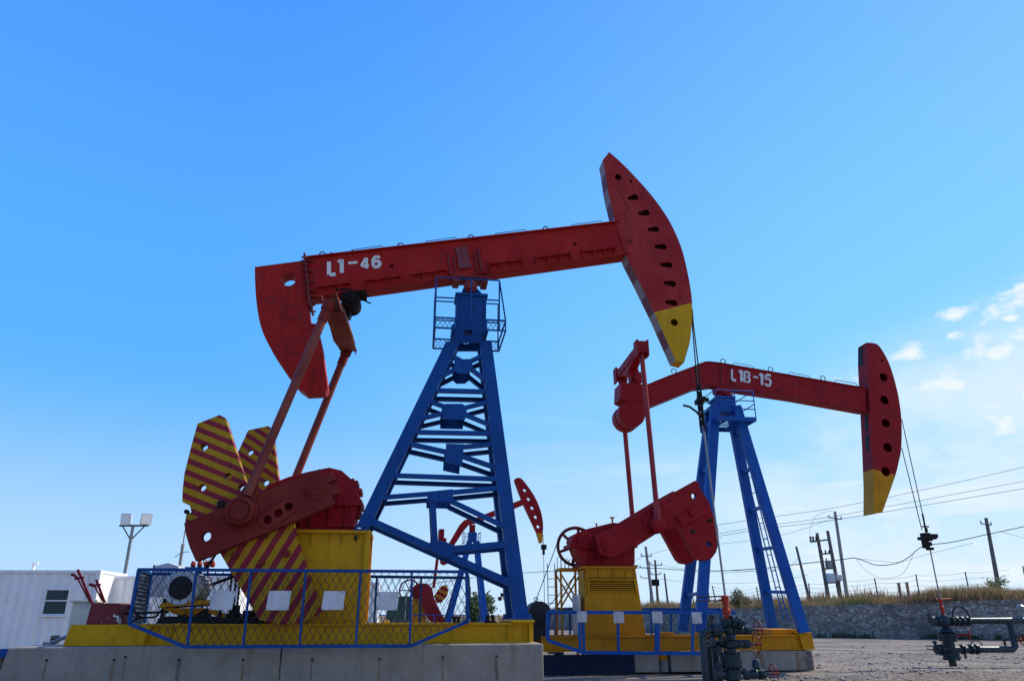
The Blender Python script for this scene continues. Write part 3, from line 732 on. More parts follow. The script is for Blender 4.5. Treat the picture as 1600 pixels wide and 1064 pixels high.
for s in (-1, 1): hexa(bm, [(sb.x+s*.26, -.2, bot(sb.x)-.20), (sb.x+s*.40, -.2, bot(sb.x)-.20), (sb.x+s*.42, -.2, bot(sb.x)-.05), (sb.x+s*.22, -.2, bot(sb.x)-.05)], [(sb.x+s*.26, .2, bot(sb.x)-.20), (sb.x+s*.40, .2, bot(sb.x)-.20), (sb.x+s*.42, .2, bot(sb.x)-.05), (sb.x+s*.22, .2, bot(sb.x)-.05)])
obj('saddle_bearing', bm, paint('dark_red_bearing', (.22, .02, .02), None, .6, .5, .5), PJ, bevel=.006)
# flange joint at the tail
bm = B(); p0 = F.P(476, 401, -.2); p1 = F.P(485, 480, -.2)
beam(bm, Vector((p0.x, 0, p0.z+.04)), Vector((p1.x, 0, p1.z)), .62, .045)
for k in range(8):
    t_ = (k+.5)/8; q = p0.lerp(p1, t_)
    for s in (-.27, .27): cyl(bm, (q.x-.07, s, q.z+.02), (q.x+.07, s, q.z+.02), .022, 6)
for t_ in (.1, .3, .5, .7, .88):
    q = p0.lerp(p1, t_); hexa(bm, [(q.x+.02, -.17, q.z-.01), (q.x+.20, -.17, q.z+.01), (q.x+.02, -.28, q.z-.01)], [(q.x+.02, -.17, q.z+.01), (q.x+.20, -.17, q.z+.03), (q.x+.02, -.28, q.z+.01)])
    hexa(bm, [(q.x-.02, -.17, q.z-.01), (q.x-.16, -.17, q.z-.02), (q.x-.02, -.28, q.z-.01)], [(q.x-.02, -.17, q.z+.01), (q.x-.16, -.17, q.z+.0), (q.x-.02, -.28, q.z+.01)])
obj('joint_flange', bm, paint('dark_red_joint', (.17, .02, .02), None, .4, .5, .4), WB)
# tail counterweight plate
tl = smooth_pts([(398, 417), (398.3, 440), (401, 476), (408, 512), (422, 543), (442, 574), (459, 598), (469, 608)], 3)
tail = [(474, 407), (478, 440), (481, 472), (485, 505), (495, 506), (503, 540), (512, 606), (508, 613.5), (479, 615)]+tl[::-1]
tc0 = F.P(450.8, 436.7, -.2)
bm = B(); prism(bm, pxs(F, tail, -.2), -.2, .2, [circ((tc0.x, tc0.z), .155, 28)])
TW = obj('tail_weight', bm, RED, PJ, bevel=.008)
bm = B()
def frame_sq(x0, y0, x1, y1, ww):
    a_, c_ = F.P(x0, y0, ww), F.P(x1, y1, ww); t_ = .014
    box(bm, a_.x, c_.x, ww, ww+.012, a_.z-t_, a_.z); box(bm, a_.x, c_.x, ww, ww+.012, c_.z, c_.z+t_)
    box(bm, a_.x, a_.x+t_, ww, ww+.0115, c_.z+t_, a_.z-t_); box(bm, c_.x-t_, c_.x, ww, ww+.0115, c_.z+t_, a_.z-t_)
frame_sq(443, 477, 468, 500, -.211); frame_sq(449, 529, 475, 553, -.211)
p = F.P(423, 469, -.211)
tube(bm, [(p.x+.09*math.cos(R(k*30)), -.203, p.z+.09*math.sin(R(k*30))) for k in range(12)], .010, 5, closed=True)
obj('weld_outline', bm, paint('weld_red', (.18, .02, .02), None, .5, .6, .5), TW)
# horse head
hc_ = smooth_pts([(952, 238), (974, 257.5), (1003, 288), (1024, 313), (1045.7, 345), (1063.6, 384), (1074, 423.6), (1080.7, 463), (1081.5, 491), (1078.6, 530.7), (1074, 548.6), (1069, 566.4)], 3)
head = hc_+[(1056, 563), (1038, 523), (1022.5, 488), (995.7, 434), (981, 405.7), (963.6, 355.7), (950, 298.6), (944, 259), (942, 250)]
HP = pxs(F, head, -.2); HH = []
for x, y, a_, b_, rt_ in ((966, 277, .085, .085, 0), (985.7, 283.6, .04, .04, 0), (989, 309, .145, .085, 18), (1006, 333, .15, .085, 14), (1020.7, 358.6, .15, .08, 8), (1032, 385.7, .155, .08, 3), (1041, 414, .155, .08, 0), (1046.8, 443, .155, .08, -5), (1049, 473, .155, .08, -7), (1053.6, 503.6, .09, .09, 0)):
    c_ = F.P(x, y, -.2); pts = []
    if a_ == b_: pts = circ((c_.x, c_.z), a_, 18)
    else:                                              # slot with a small left and a large right end
        ra, rb = b_*.62, b_; cs, sn = math.cos(R(rt_)), math.sin(R(rt_))
        for k in range(9): t_ = R(90+k*22.5); pts.append((-a_+ra+ra*math.cos(t_), ra*math.sin(t_)))
        for k in range(9): t_ = R(-90+k*22.5); pts.append((a_-rb+rb*math.cos(t_), rb*math.sin(t_)))
        pts = [(c_.x+px_*cs-pz_*sn, c_.z+px_*sn+pz_*cs) for px_, pz_ in pts]
    HH.append(pts)
bm = B(); prism(bm, HP, -.2, -.18, HH); prism(bm, HP, .18, .2, HH)
y0, y1 = F.P(1022.5, 488, -.2), F.P(1081, 473, -.2); yn = Vector((y1.z-y0.z, 0, -(y1.x-y0.x)))
if yn.z > 0: yn = -yn
cut_mat(bm, y0, yn, 1)
HD = obj('horse_head', bm, [paint('horse_head_red', (.32, .010, .013), (.43, .032, .026), .4, .55, .5), YEL], PJ)
# curved front rim, bottom, and the striped rear plate
nhc = len(hc_)
bm = B()
for i in range(nhc-1): hexa(bm, [(HP[i][0], -.18, HP[i][1]), (HP[i+1][0], -.18, HP[i+1][1]), (HP[i+1][0]-.03, -.18, HP[i+1][1]-.01), (HP[i][0]-.03, -.18, HP[i][1]-.01)], [(HP[i][0], .18, HP[i][1]), (HP[i+1][0], .18, HP[i+1][1]), (HP[i+1][0]-.03, .18, HP[i+1][1]-.01), (HP[i][0]-.03, .18, HP[i][1]-.01)])
i = nhc-1; hexa(bm, [(HP[i][0], -.18, HP[i][1]), (HP[i+1][0], -.18, HP[i+1][1]), (HP[i+1][0], -.18, HP[i+1][1]+.03), (HP[i][0], -.18, HP[i][1]+.03)], [(HP[i][0], .18, HP[i][1]), (HP[i+1][0], .18, HP[i+1][1]), (HP[i+1][0], .18, HP[i+1][1]+.03), (HP[i][0], .18, HP[i][1]+.03)])
cut_mat(bm, y0, yn, 1)
obj('front_rim', bm, [RED, YEL], HD)
bm = B(); back = HP[nhc:]
for i in range(len(back)-1): hexa(bm, [(back[i][0], -.18, back[i][1]), (back[i+1][0], -.18, back[i+1][1]), (back[i+1][0]+.03, -.18, back[i+1][1]), (back[i][0]+.03, -.18, back[i][1])], [(back[i][0], .18, back[i][1]), (back[i+1][0], .18, back[i+1][1]), (back[i+1][0]+.03, .18, back[i+1][1]), (back[i][0]+.03, .18, back[i][1])])
stripes(bm, (0, 0, back[0][1]+.1), (0.15, 0, 1), .78, .5, 1)
obj('rear_plate', bm, [paint('dull_white_band', (.24, .18, .18), None, .3, .6, .5), MAROON], HD)
bm = B()                                                # ribs inside the head, seen through the slots
for k in range(7):
    a_ = Vector((HP[4][0], 0, HP[4][1])).lerp(Vector((HP[nhc-4][0], 0, HP[nhc-4][1])), k/6)
    box(bm, a_.x-.38, a_.x-.14, -.17, .17, a_.z+.10, a_.z+.12)
prism(bm, [(x*.93+.07*HP[20][0], z) for x, z in [HP[3], HP[14], HP[24], HP[nhc+3], HP[nhc+6]]], .0, .02)
obj('inner_rib', bm, MAROON, HD)
bm = B()                                                # wire path scratch and small square patch
tube(bm, [(q.x, -.203, q.z) for q in (F.P(x, y, -.2) for x, y in ((968, 298), (973, 308), (977, 318), (982, 327), (983, 333)))], .006, 5)
frame_px = (966, 332, 977, 341); a_, c_ = F.P(967, 332, -.2), F.P(978, 342, -.2)
tube(bm, [(a_.x, -.202, a_.z), (c_.x, -.202, a_.z+.01), (c_.x, -.202, c_.z), (a_.x, -.202, c_.z)], .006, 5, closed=True)
c_ = F.P(986, 377, -.2); cyl(bm, (c_.x, -.23, c_.z), (c_.x, -.2, c_.z), .045, 8)
obj('surface_weld', bm, MAROON, HD)

# tower
ZF = F.P(822, 967, -.62).z
def hw(z): return .27+max(0, 8.2-z)*.052
NEARW = lambda z: -hw(z)
BRACEW = lambda z: -(hw(z)-.007)
tower_tag = []
def chan(name, quad, flange=.12, inset=.02, wf=NEARW):
    """one member drawn on the near face and mirrored to the far face; both are channels opening inward"""
    for s in (-1, 1):
        bm = B(); P_ = [F.Pf(x, y, wf) for x, y in quad]
        if s > 0: P_ = [Vector((p.x, -p.y, p.z)) for p in P_]
        t_ = Vector((0, -s*.015, 0)); f_ = Vector((0, -s*flange, 0))
        hexa(bm, P_, [p+t_ for p in P_])
        for i, j in ((0, 3), (1, 2)):
            a_, c_ = P_[i], P_[j]; a2 = P_[{0: 1, 1: 0}[i]]; c2 = P_[{3: 2, 2: 3}[j]]
            ai = a_+(a2-a_).normalized()*inset; ci = c_+(c2-c_).normalized()*inset
            hexa(bm, [a_+t_*1.02, ai+t_*1.02, ci+t_*1.02, c_+t_*1.02], [a_+f_, ai+f_, ci+f_, c_+f_])
        obj(name, bm, BLU, PJ)
chan('leg', [(697, 533), (718, 535), (577, 824), (556, 824)], .16)
chan('leg', [(749.5, 533), (768, 533), (826.6, 967), (803, 967)], .16)
for a_, b_, th in (((680, 609.3), (763, 611.3), 6.4), ((645, 674.3), (772, 676.7), 6.4), ((612, 742), (782, 748), 6.8), ((598, 776.5), (670, 771), 6.8), ((704, 769), (783, 761.5), 7.2),
                 ((700, 552), (728, 567), 6), ((728, 567), (754, 555), 6), ((683, 590), (720, 572), 6), ((734, 574), (760, 594), 6),
                 ((667, 625), (705, 638), 6), ((712, 640), (764, 627), 6), ((650, 655), (702, 643), 6), ((722, 645), (768, 664), 6),
                 ((636, 692), (700, 706), 7), ((722, 698), (775, 693), 6.5), ((722, 712), (778, 731), 7),
                 ((676, 778), (680, 850), 9), ((704, 782), (793, 824), 7.5), ((572, 810), (806, 914), 11), ((700, 858), (797, 849), 10)):
    chan('brace', strip_px(a_, b_, th), .10, .012, BRACEW)
bm = B()
for poly in ([(710, 562), (738, 561), (738, 578), (730, 584), (716, 584), (709, 578)], [(690, 637), (696, 631), (723, 631), (730, 638), (727, 656), (690, 655)], [(697, 693), (725, 694), (722, 728), (695, 722)], [(667, 768), (708, 764), (708, 784), (668, 783)], [(672, 846), (690, 844), (711, 852), (706, 872), (690, 868), (668, 857)]):
    for s in (-1, 1):
        P_ = [F.Pf(x, y, NEARW) for x, y in poly]; P_ = [Vector((p.x, s*(hw(p.z)+.004), p.z)) for p in P_]
        hexa(bm, P_, [p+Vector((0, s*.014, 0)) for p in P_])
for x, y in ((572, 820), (780, 762), (703, 540), (762, 545)): pass
islands('gusset_plate', bm, BLU, PJ)
# side braces of the tower (across, near to far)
bm = B()
for (x0, y0, x1, y1) in ((709, 540, 569, 820), (758, 540, 814, 962)):
    n_ = 6; prev = None
    for k in range(n_+1):
        t_ = k/n_; p = F.Pf(x0+(x1-x0)*t_, y0+(y1-y0)*t_, NEARW); hwz = hw(p.z)-.02
        if 0 < k: beam(bm, (p.x, -hwz, p.z), (p.x, hwz, p.z), .05, .05, Vector((1, 0, 0)))
        if prev is not None:
            q, hq = prev; beam(bm, (q.x, -hq*(1 if k % 2 else -1), q.z), (p.x, hwz*(1 if k % 2 else -1), p.z), .04, .05, Vector((1, 0, 0)))
        prev = (p, hwz)
obj('cross_tie', bm, BLU, PJ)
bm = B(); 
for s in (-1, 1):
    bm = B()
    q0, q1 = F.P(797, 968, -.62), F.P(831, 968, -.62); box(bm, q0.x, q1.x, s*.62-.16, s*.62+.16, ZB+.052, ZB+.085)
    for x in (q0.x+.05, q1.x-.05):
        for y in (-.12, .12): cyl(bm, (x, s*.62+y, ZB+.05), (x, s*.62+y, ZB+.16), .022, 6)
    b3 = bm; bm = B(); q0 = F.P(553, 826, -.5); q1 = F.P(577, 826, -.5); box(bm, q0.x, q1.x, s*.5-.1, s*.5+.1, GP+.002, GP+.03)
    for x in (q0.x+.04, q1.x-.04): cyl(bm, (x, s*.57, GP+.02), (x, s*.57, GP+.09), .02, 6)
    obj('foot_plate', b3, BLU, PJ); obj('foot_plate', bm, BLU, PJ)
# tower head
bm = B(); z0 = F.P(730, 536, -.28).z; z1 = F.P(730, 512, -.28).z; z2 = F.P(730, 458, -.28).z
q = [F.P(705, 535.6, -.29), F.P(755, 535.6, -.29), F.P(757, 512, -.29), F.P(708, 512, -.29)]
hp = F.P(731, 518, -.29)
prism(bm, [(p.x, p.z) for p in q], -.29, -.26, [circ((hp.x, hp.z), .10, 16)]); prism(bm, [(p.x, p.z) for p in q], .26, .29, [circ((hp.x, hp.z), .10, 16)])
u0, u1 = F.P(713, 480, -.28).x, F.P(760, 480, -.28).x
box(bm, u0, u1, -.26, .26, z1-.02, z2-.06); box(bm, u0-.03, u1+.03, -.30, .30, z2-.058, z2)
for uu in (u0+.04, (u0+u1)/2, u1-.06): box(bm, uu, uu+.02, -.295, -.26, z1, z2-.06)
hexa(bm, [(u0+.1, -.2, z2+.003), (u1-.06, -.2, z2+.003), (u1-.06, .2, z2+.003), (u0+.1, .2, z2+.003)], [(PIV.x-.16, -.2, PIV.z-.02), (PIV.x+.16, -.2, PIV.z-.02), (PIV.x+.16, .2, PIV.z-.02), (PIV.x-.16, .2, PIV.z-.02)])
obj('tower_head', bm, BLU, PJ, bevel=.004)
# platform
wn = .66
pa, pb_ = F.P(680.5, 496, -wn), F.P(790, 499, -wn); pl_ = F.P(680.5, 512, -wn)
zt, zl = pa.z, pl_.z; u0, u1 = pa.x, pb_.x
PLT = None
bm = B(); t_ = .022
for s in (-1, 1):
    for z_ in (zt, zl): tube(bm, [(u0, s*wn, z_), (u1, s*wn, z_)], t_, 4)
    for x_ in (u0, u0+.42, (u0+u1)/2, u1-.42, u1): tube(bm, [(x_, s*wn, zl), (x_, s*wn, zt)], t_*.8, 4)
for x_ in (u0, u1):
    for z_ in (zt, zl): tube(bm, [(x_, -wn, z_), (x_, wn, z_)], t_, 4)
for x_ in (u0+.40, u1-.40):
    beam(bm, (x_, -wn, zl), (x_, wn, zl), .05, .06, Vector((1, 0, 0)))
    box(bm, x_-.03, x_+.03, -.3, .3, zl, zt)
obj('platform', bm, BLU, PJ)
bm = B()
for s in (-1, 1): wire_mesh(bm, [(u0, zl), (u1, zl), (u1, zt), (u0, zt)], s*wn, .10, .13, .006)
obj('toe_mesh', bm, BLU, PJ)
bm = B(); r_ = .017
zr = F.P(679.5, 433, -wn).z; zm = F.P(680, 464.5, -wn).z
for s in (-1, 1):
    for x_ in (u0-.01, (u0+u1)/2, u1-.14 if s < 0 else u1-.02): tube(bm, [(x_, s*wn, zl), (x_, s*wn, zr)], r_, 6)
    for z_ in (zr, zm): tube(bm, [(u0-.01, s*wn, z_), (u1-.14 if s < 0 else u1-.02, s*wn, z_)], r_, 6)
tube(bm, [(u1, -wn, zt), (u1-.14, -wn, zr)], r_, 6)
for z_ in (zr, zm): tube(bm, [(u0-.01, -wn, z_), (u0-.01, wn, z_)], r_, 6)
obj('platform_railing', bm, BLU, PJ, smooth=True)
# ladder up the far side of the right legs
bm = B()
# bridle, carrier bar, polished rod
hx = F.P(1081, 495, 0)
bm = B(); cb = F.P(1094, 628, 0); wellu = F.P(1133, 930, 0)
for s in (-.06, .06):
    pts = [(q.x, s*1.6, q.z) for q in (F.P(x, y, s) for x, y in ((1080.5, 484), (1081.3, 496), (1082.3, 508)))]
    tube(bm, [(a_+.005, b_, c_) for a_, b_, c_ in pts]+[(cb.x+.01, s*1.6, cb.z+.3)], .015, 6)
obj('bridle_cable', bm, DARK, PJ, smooth=True)
bm = B(); zc0 = cb.z
for z_, r_, h_ in ((.28, .04, .12), (.12, .062, .12), (-.06, .078, .16), (-.2, .05, .1), (-.36, .065, .08), (-.55, .04, .12)):
    cyl(bm, (cb.x, 0, zc0+z_), (cb.x, 0, zc0+z_+h_), r_, 12)
box(bm, cb.x-.06, cb.x+.06, -.20, .20, zc0-.02, zc0+.08)
for s in (-.1, .1): cyl(bm, (cb.x, s, zc0-.7), (cb.x, s, zc0+.9), .022, 8)
tube(bm, [(cb.x, -.05, zc0-.4), (cb.x-.15, -.08, zc0-.25), (cb.x-.3, -.1, zc0-.15), (cb.x-.45, -.1, zc0-.12)], .025, 8)
box(bm, cb.x+.05, cb.x+.20, -.04, .04, zc0+.02, zc0+.10)
obj('carrier_bar', bm, DARK, PJ)
bm = B(); cyl(bm, (wellu.x, 0, wellu.z), (cb.x*.0+wellu.x-(wellu.x-cb.x)*1.0, 0, zc0), .022, 10); obj('polished_rod', bm, STEEL, PJ, smooth=True)
# motor with guard
bm = B(); mc = F.P(283, 918, -.75); 
lathe(bm, Vector((mc.x, -.75, mc.z)), [(.15, -.02), (.29, -.02), (.31, .02), (.31, .20), (.28, .22)], Vector((0, 1, 0)), 28)
MOT = obj('motor', bm, GREYP, PJ, smooth=True)
bm = B()
for k in range(20): a_ = R(k*18); q = Vector((mc.x+.28*math.cos(a_), 0, mc.z+.28*math.sin(a_))); beam(bm, (q.x, -.52, q.z), (q.x, .25, q.z), .03, .015, Vector((math.cos(a_), 0, math.sin(a_))))
cyl(bm, (mc.x, -.53, mc.z), (mc.x, .25, mc.z), .27, 24)
obj('motor_casing', bm, GREYP, MOT)
bm = B(); cyl(bm, (mc.x, -.785, mc.z), (mc.x, -.76, mc.z), .205, 24); 
for k in range(4): tube(bm, [(mc.x+(.05+.045*k)*math.cos(R(a_)), -.79, mc.z+(.05+.045*k)*math.sin(R(a_))) for a_ in range(0, 360, 20)], .006, 4, closed=True)
obj('fan_grille', bm, RUBBER, MOT)
bm = B(); zb = ZB+.01
hexa(bm, [(mc.x-.36, -.75, mc.z-.34), (mc.x+.55, -.75, mc.z-.28), (mc.x+.55, .3, mc.z-.28), (mc.x-.36, .3, mc.z-.34)], [(mc.x-.30, -.75, mc.z-.26), (mc.x+.45, -.75, mc.z-.2), (mc.x+.45, .3, mc.z-.2), (mc.x-.30, .3, mc.z-.26)])
hexa(bm, [(mc.x+.0, -.6, zb+.12), (mc.x+.25, -.6, zb+.12), (mc.x+.25, .2, zb+.12), (mc.x+.0, .2, zb+.12)], [(mc.x-.3, -.7, mc.z-.345), (mc.x+.45, -.7, mc.z-.345), (mc.x+.45, .25, mc.z-.345), (mc.x-.3, .25, mc.z-.345)])
beam(bm, (mc.x+.5, -.5, mc.z-.38), (mc.x+1.2, -.5, mc.z-.68), .12, .09)
obj('motor_mount', bm, YEL2, PJ, bevel=.006)
bm = B(); box(bm, mc.x-.35, mc.x+1.5, -.66, -.55, zb, zb+.09); box(bm, mc.x-.35, mc.x+1.5, .1, .22, zb, zb+.09)
for k in range(7): uu = mc.x-.3+k*.28; box(bm, uu, uu+.12, -.62, .15, zb+.09, zb+.12+.05*(k % 3))
for k in range(5): uu = mc.x+.1+k*.3; cyl(bm, (uu, -.6, zb+.1), (uu, -.6, zb+.25), .03, 8)
tube(bm, [(mc.x-.35, -.3, mc.z-.3), (mc.x-.5, -.35, mc.z-.5), (mc.x-.72, -.4, zb+.1), (mc.x-.86, -.4, zb+.05)], .02, 6)
tube(bm, [(mc.x-.95, -.4, zb+.3), (mc.x-.72, -.4, zb+.08)], .03, 6)
q = F.P(365, 900, .2)
for x_, y_ in ((364, 878), (371, 876), (377, 878)): a_ = F.P(x_, y_, .3); tube(bm, [a_, (a_.x+.03, .3, zb+.3)], .02, 6)
tube(bm, [F.P(341, 860, .3), F.P(318, 893, .3)], .028, 6); tube(bm, [F.P(385, 893, .3), F.P(325, 915, .3)], .03, 6)
box(bm, F.P(360, 950, .2).x, F.P(372, 950, .2).x, .1, .4, zb, F.P(360, 945, .2).z)
obj('motor_skid', bm, DARK, PJ)
bm = B(); rb0 = F.P(190, 958.5, -.6); tube(bm, [rb0, (mc.x-.2, -.6, rb0.z+.03)], .022, 8); obj('brake_rod', bm, DARK, PJ)

# brake lever box
LB = thing('brake_lever_box', 'chipped red steel box with two forked red levers standing on the yellow skid end', 'lever box', F, (F.P(163, 975, -.7).x, -.7, ZB+.003))
bm = B(); u0, u1 = F.P(136.5, 960, -.9).x, F.P(182, 960, -.9).x; zt_ = F.P(160, 942, -.9).z
hexa(bm, [(u0, -.9, ZB+.004), (u1+.05, -.9, ZB+.004), (u1+.05, -.35, ZB+.004), (u0, -.35, ZB+.004)], [(u0+.03, -.9, zt_), (u1+.02, -.9, zt_), (u1+.02, -.35, zt_), (u0+.03, -.35, zt_)])
m, t, p = nodes('chipped_red_box'); o_ = mk(t, 'ShaderNodeTexCoord').outputs['Object']; n_ = noise_node(t, o_, 4.2, 5, .5)
t.links.new(mixc(t, rng(t, n_, .62, .63), mixc(t, rng(t, n_, .60, .62), (.17, .004, .010), (.04, .01, .01)), (.62, .62, .62)), p.inputs['Base Color']); p.inputs['Roughness'].default_value = .55
obj('box_body', bm, m, LB, bevel=.01)
for (bx_, by_, tx, ty, fx, fy, ww) in ((144.5, 943, 121.5, 889.5, 114.8, 897.5, -.8), (163.5, 941, 150.5, 905.5, 143, 913, -.5)):
    bm = B(); a_, c_, f_ = F.P(bx_, by_, ww), F.P(tx, ty, ww), F.P(fx, fy, ww); mid_ = a_.lerp(c_, .72)
    beam(bm, a_, c_, .03, .038, Vector((0, 1, 0))); beam(bm, mid_+Vector((-.05, 0, 0)), f_, .03, .035); beam(bm, a_+Vector((-.05, .01, .03)), mid_+Vector((-.09, .01, .03)), .03, .022)
    beam(bm, mid_+Vector((-.12, .0, -.0)), mid_+Vector((.03, 0, .03)), .035, .035); cyl(bm, f_+Vector((-.01, -.03, 0)), f_+Vector((-.01, .03, 0)), .028, 8)
    obj('lever', bm, paint('lever_red', (.16, .004, .012), None, .3, .5, .3), LB)

# safety fence round the motor and cranks
FN = thing('guard_fence', 'blue diamond-mesh guard fence with four white plates round the near motor', 'guard fence', F, (F.P(460, 1008, -1.5).x, -1.5, CT-.02), 'blue guard fences')
wf_ = -1.5
ol = [(217, 889.5), (202, 974), (289, 1010), (641, 1009), (730, 971), (729, 893)]
OL = pxs(F, ol, wf_); zt_ = (OL[0][1]+OL[5][1])/2
bm = B(); t_ = .034
n_ = len(OL)
for i in range(n_):
    a_, c_ = OL[i], OL[(i+1) % n_]; beam(bm, (a_[0], wf_, a_[1]), (c_[0], wf_, c_[1]), .05, .052)
obj('fence_frame', bm, BLUF, FN)
posts = [((307, 891), (292.6, 1009)), ((392.4, 891), (380, 1009)), ((478, 891), (468, 1009)), ((563.7, 891), (555.8, 1009)), ((643.7, 892), (639.8, 1009))]
for a_, c_ in posts:
    bm = B(); p0, p1 = F.P(*a_, wf_), F.P(*c_, wf_); beam(bm, p0, p1, .04, .038); obj('fence_post', bm, BLUF, FN)
bm = B(); wire_mesh(bm, OL, wf_+.0, .13, .235, .0055); obj('wire_mesh', bm, MESHM, FN)
for x0, x1, y0_, y1_ in ((330.5, 362.5, 923, 952.5), (418.5, 450.5, 922.7, 953), (504.5, 536, 923, 952.4), (590, 620.6, 924, 953)):
    bm = B(); a_, c_ = F.P(x0, y0_, wf_-.03), F.P(x1, y1_, wf_-.03); sl_ = .02
    hexa(bm, [(a_.x+sl_, wf_-.045, a_.z), (c_.x+sl_, wf_-.045, a_.z), (c_.x, wf_-.045, c_.z), (a_.x, wf_-.045, c_.z)], [(a_.x+sl_, wf_-.035, a_.z), (c_.x+sl_, wf_-.035, a_.z), (c_.x, wf_-.035, c_.z), (a_.x, wf_-.035, c_.z)])
    wp_ = obj('white_plate', bm, SIGNW, FN, bevel=.003); bm = B()
    for fx, fz in ((.06, .06), (.94, .06), (.06, .94), (.94, .94)): q = Vector((c_.x+(a_.x-c_.x)*fx, wf_-.05, c_.z+(a_.z-c_.z)*fz)); cyl(bm, q, q+Vector((0, .006, 0)), .009, 8)
    islands('rivet', bm, DARK, wp_)
wb_ = 1.45
fo = [(236, 896), (225, 975), (300, 1003), (650, 1001), (733, 968), (732, 902.5)]
FO = pxs(F, fo, wb_)
bm = B()
for i in range(len(FO)):
    a_, c_ = FO[i], FO[(i+1) % len(FO)]; beam(bm, (a_[0], wb_, a_[1]), (c_[0], wb_, c_[1]), .05, .06)
for i in (0, 1, 4, 5): beam(bm, (OL[i][0], wf_, OL[i][1]), (FO[i][0], wb_, FO[i][1]), .05, .05, Vector((1, 0, 0)))
for a_, c_ in (((324, 896), (308, 1003)), ((589, 900), (583, 1000)), ((658, 901), (655, 1000))):
    p0, p1 = F.P(*a_, wb_), F.P(*c_, wb_); beam(bm, p0, p1, .045, .045)
obj('rear_frame', bm, BLU, FN)
for i, j in ((0, 1), (5, 4)):
    bm = B()
    A_, B_, C_, D_ = Vector((OL[j][0], wf_, OL[j][1])), Vector((FO[j][0], wb_, FO[j][1])), Vector((FO[i][0], wb_, FO[i][1])), Vector((OL[i][0], wf_, OL[i][1]))
    bl = lambda s_, t_: (A_*(1-s_)+B_*s_)*(1-t_)+(D_*(1-s_)+C_*s_)*t_
    n_ = 20; run = .33
    for k in range(-8, n_+1):
        for sg in (1, -1):
            s0, s1 = k/n_, k/n_+run; t0, t1 = 0.0, 1.0
            if s0 < 0: t0 = -s0/run; s0 = 0.0
            if s1 > 1: t1 = 1-(s1-1)/run; s1 = 1.0
            if t1-t0 < .05: continue
            if sg < 0: s0, s1 = 1-s0, 1-s1
            tube(bm, [bl(s0, t0), bl(s1, t1)], .005, 4)
    obj('end_mesh', bm, MESHM, FN)
bm = B(); wire_mesh(bm, FO, wb_, .145, .26, .005); obj('rear_mesh', bm, MESHM, FN)

# ------------------------------------------------------------------ pump unit 2 (L18-15)
F2 = Frame(24.0, R(7.5)); F = F2
PK = thing('pump_jack', 'crimson pump jack with bent beam marked L18-15, standing on plain blue box legs', 'pump jack', F, (F.P(1060, 1000, 0).x, 0, .57), 'oil well pump jacks')
Z2 = F.P(1060, 992.8, -.9).z; C2 = .56
uL, uR = F.P(846, 1000, -.9).x, F.P(1252, 1000, -.9).x
bm = B()
for ww in (-.88, .88): ibeam(bm, uL, uR, ww, C2+.02, Z2, .18)
for k in range(7): uu = uL+.3+k*(uR-uL-.6)/6; box(bm, uu, uu+.14, -.8, .8, C2+.06, Z2-.08)
cyl(bm, F.P(1186.5, 1004, -.99), F.P(1186.5, 1004, -.9), .085, 14)
obj('base_frame', bm, YEL2, PK)
bm = B(); a0, a1 = F.P(1250, 1000, -1.0).x, F.P(1269.5, 1000, -1.0).x
hexa(bm, [(a0+.08, -1.0, C2+.02), (a1+.04, -1.0, C2+.02), (a1+.04, 1.0, C2+.02), (a0+.08, 1.0, C2+.02)], [(a0-.03, -1.0, Z2+.07), (a1, -1.0, Z2+.07), (a1, 1.0, Z2+.07), (a0-.03, 1.0, Z2+.07)])
obj('end_block', bm, YEL2, PK, bevel=.01)
bm = B(); f0, f1 = F.P(1196.5, 985, -.2).x, F.P(1237, 985, -.2).x; box(bm, f0, f1, -.7, 1.1, Z2+.003, Z2+.16); obj('foot_pad', bm, YEL2, PK, bevel=.01)
for x0, x1 in ((1060, 1080), (1086, 1108)):
    bm = B(); f0, f1 = F.P(x0, 985, -.9).x, F.P(x1, 985, -.9).x; box(bm, f0, f1, -1.0 if x0 > 1070 else .7, -.8 if x0 > 1070 else 1.0, Z2+.003, Z2+.07); obj('foot_pad', bm, YEL2, PK)
# pier
bm = B(); zp = F.P(950, 884.4, -.5).z; L0, L1 = F.P(908, 991, -.5).x, F.P(1009, 991, -.5).x; T0, T1 = F.P(915.5, 890, -.5).x, F.P(993, 890, -.5).x
hexa(bm, [(L0+.08, -.5, Z2+.002), (L1, -.5, Z2+.002), (L1, .5, Z2+.002), (L0+.08, .5, Z2+.002)], [(T0, -.5, zp-.07), (T1, -.5, zp-.07), (T1, .5, zp-.07), (T0, .5, zp-.07)])
obj('gearbox_pier', bm, YEL2, PK, bevel=.008)
bm = B(); box(bm, T0-.12, T1+.04, -.56, .56, zp-.068, zp)
for x in (915, 935, 957.5, 977, 991): uu = F.P(x, 890, -.52).x; box(bm, uu, uu+.018, -.55, -.502, zp-.34, zp-.07)
l0, l1, zt1, zb1 = F.P(921, 907, -.52).x, F.P(990, 907, -.52).x, F.P(955, 906, -.52).z, F.P(955, 923, -.52).z
box(bm, l0-.05, l1+.05, -.56, -.502, zt1, zt1+.05); box(bm, l0, l1, -.54, -.502, zb1-.035, zb1)
hexa(bm, [(l0-.05, -.56, zt1), (l0, -.56, zt1), (l0, -.502, zt1), (l0-.05, -.502, zt1)], [(l0-.08, -.56, zb1-.1), (l0-.03, -.56, zb1-.1), (l0-.03, -.502, zb1-.1), (l0-.08, -.502, zb1-.1)])
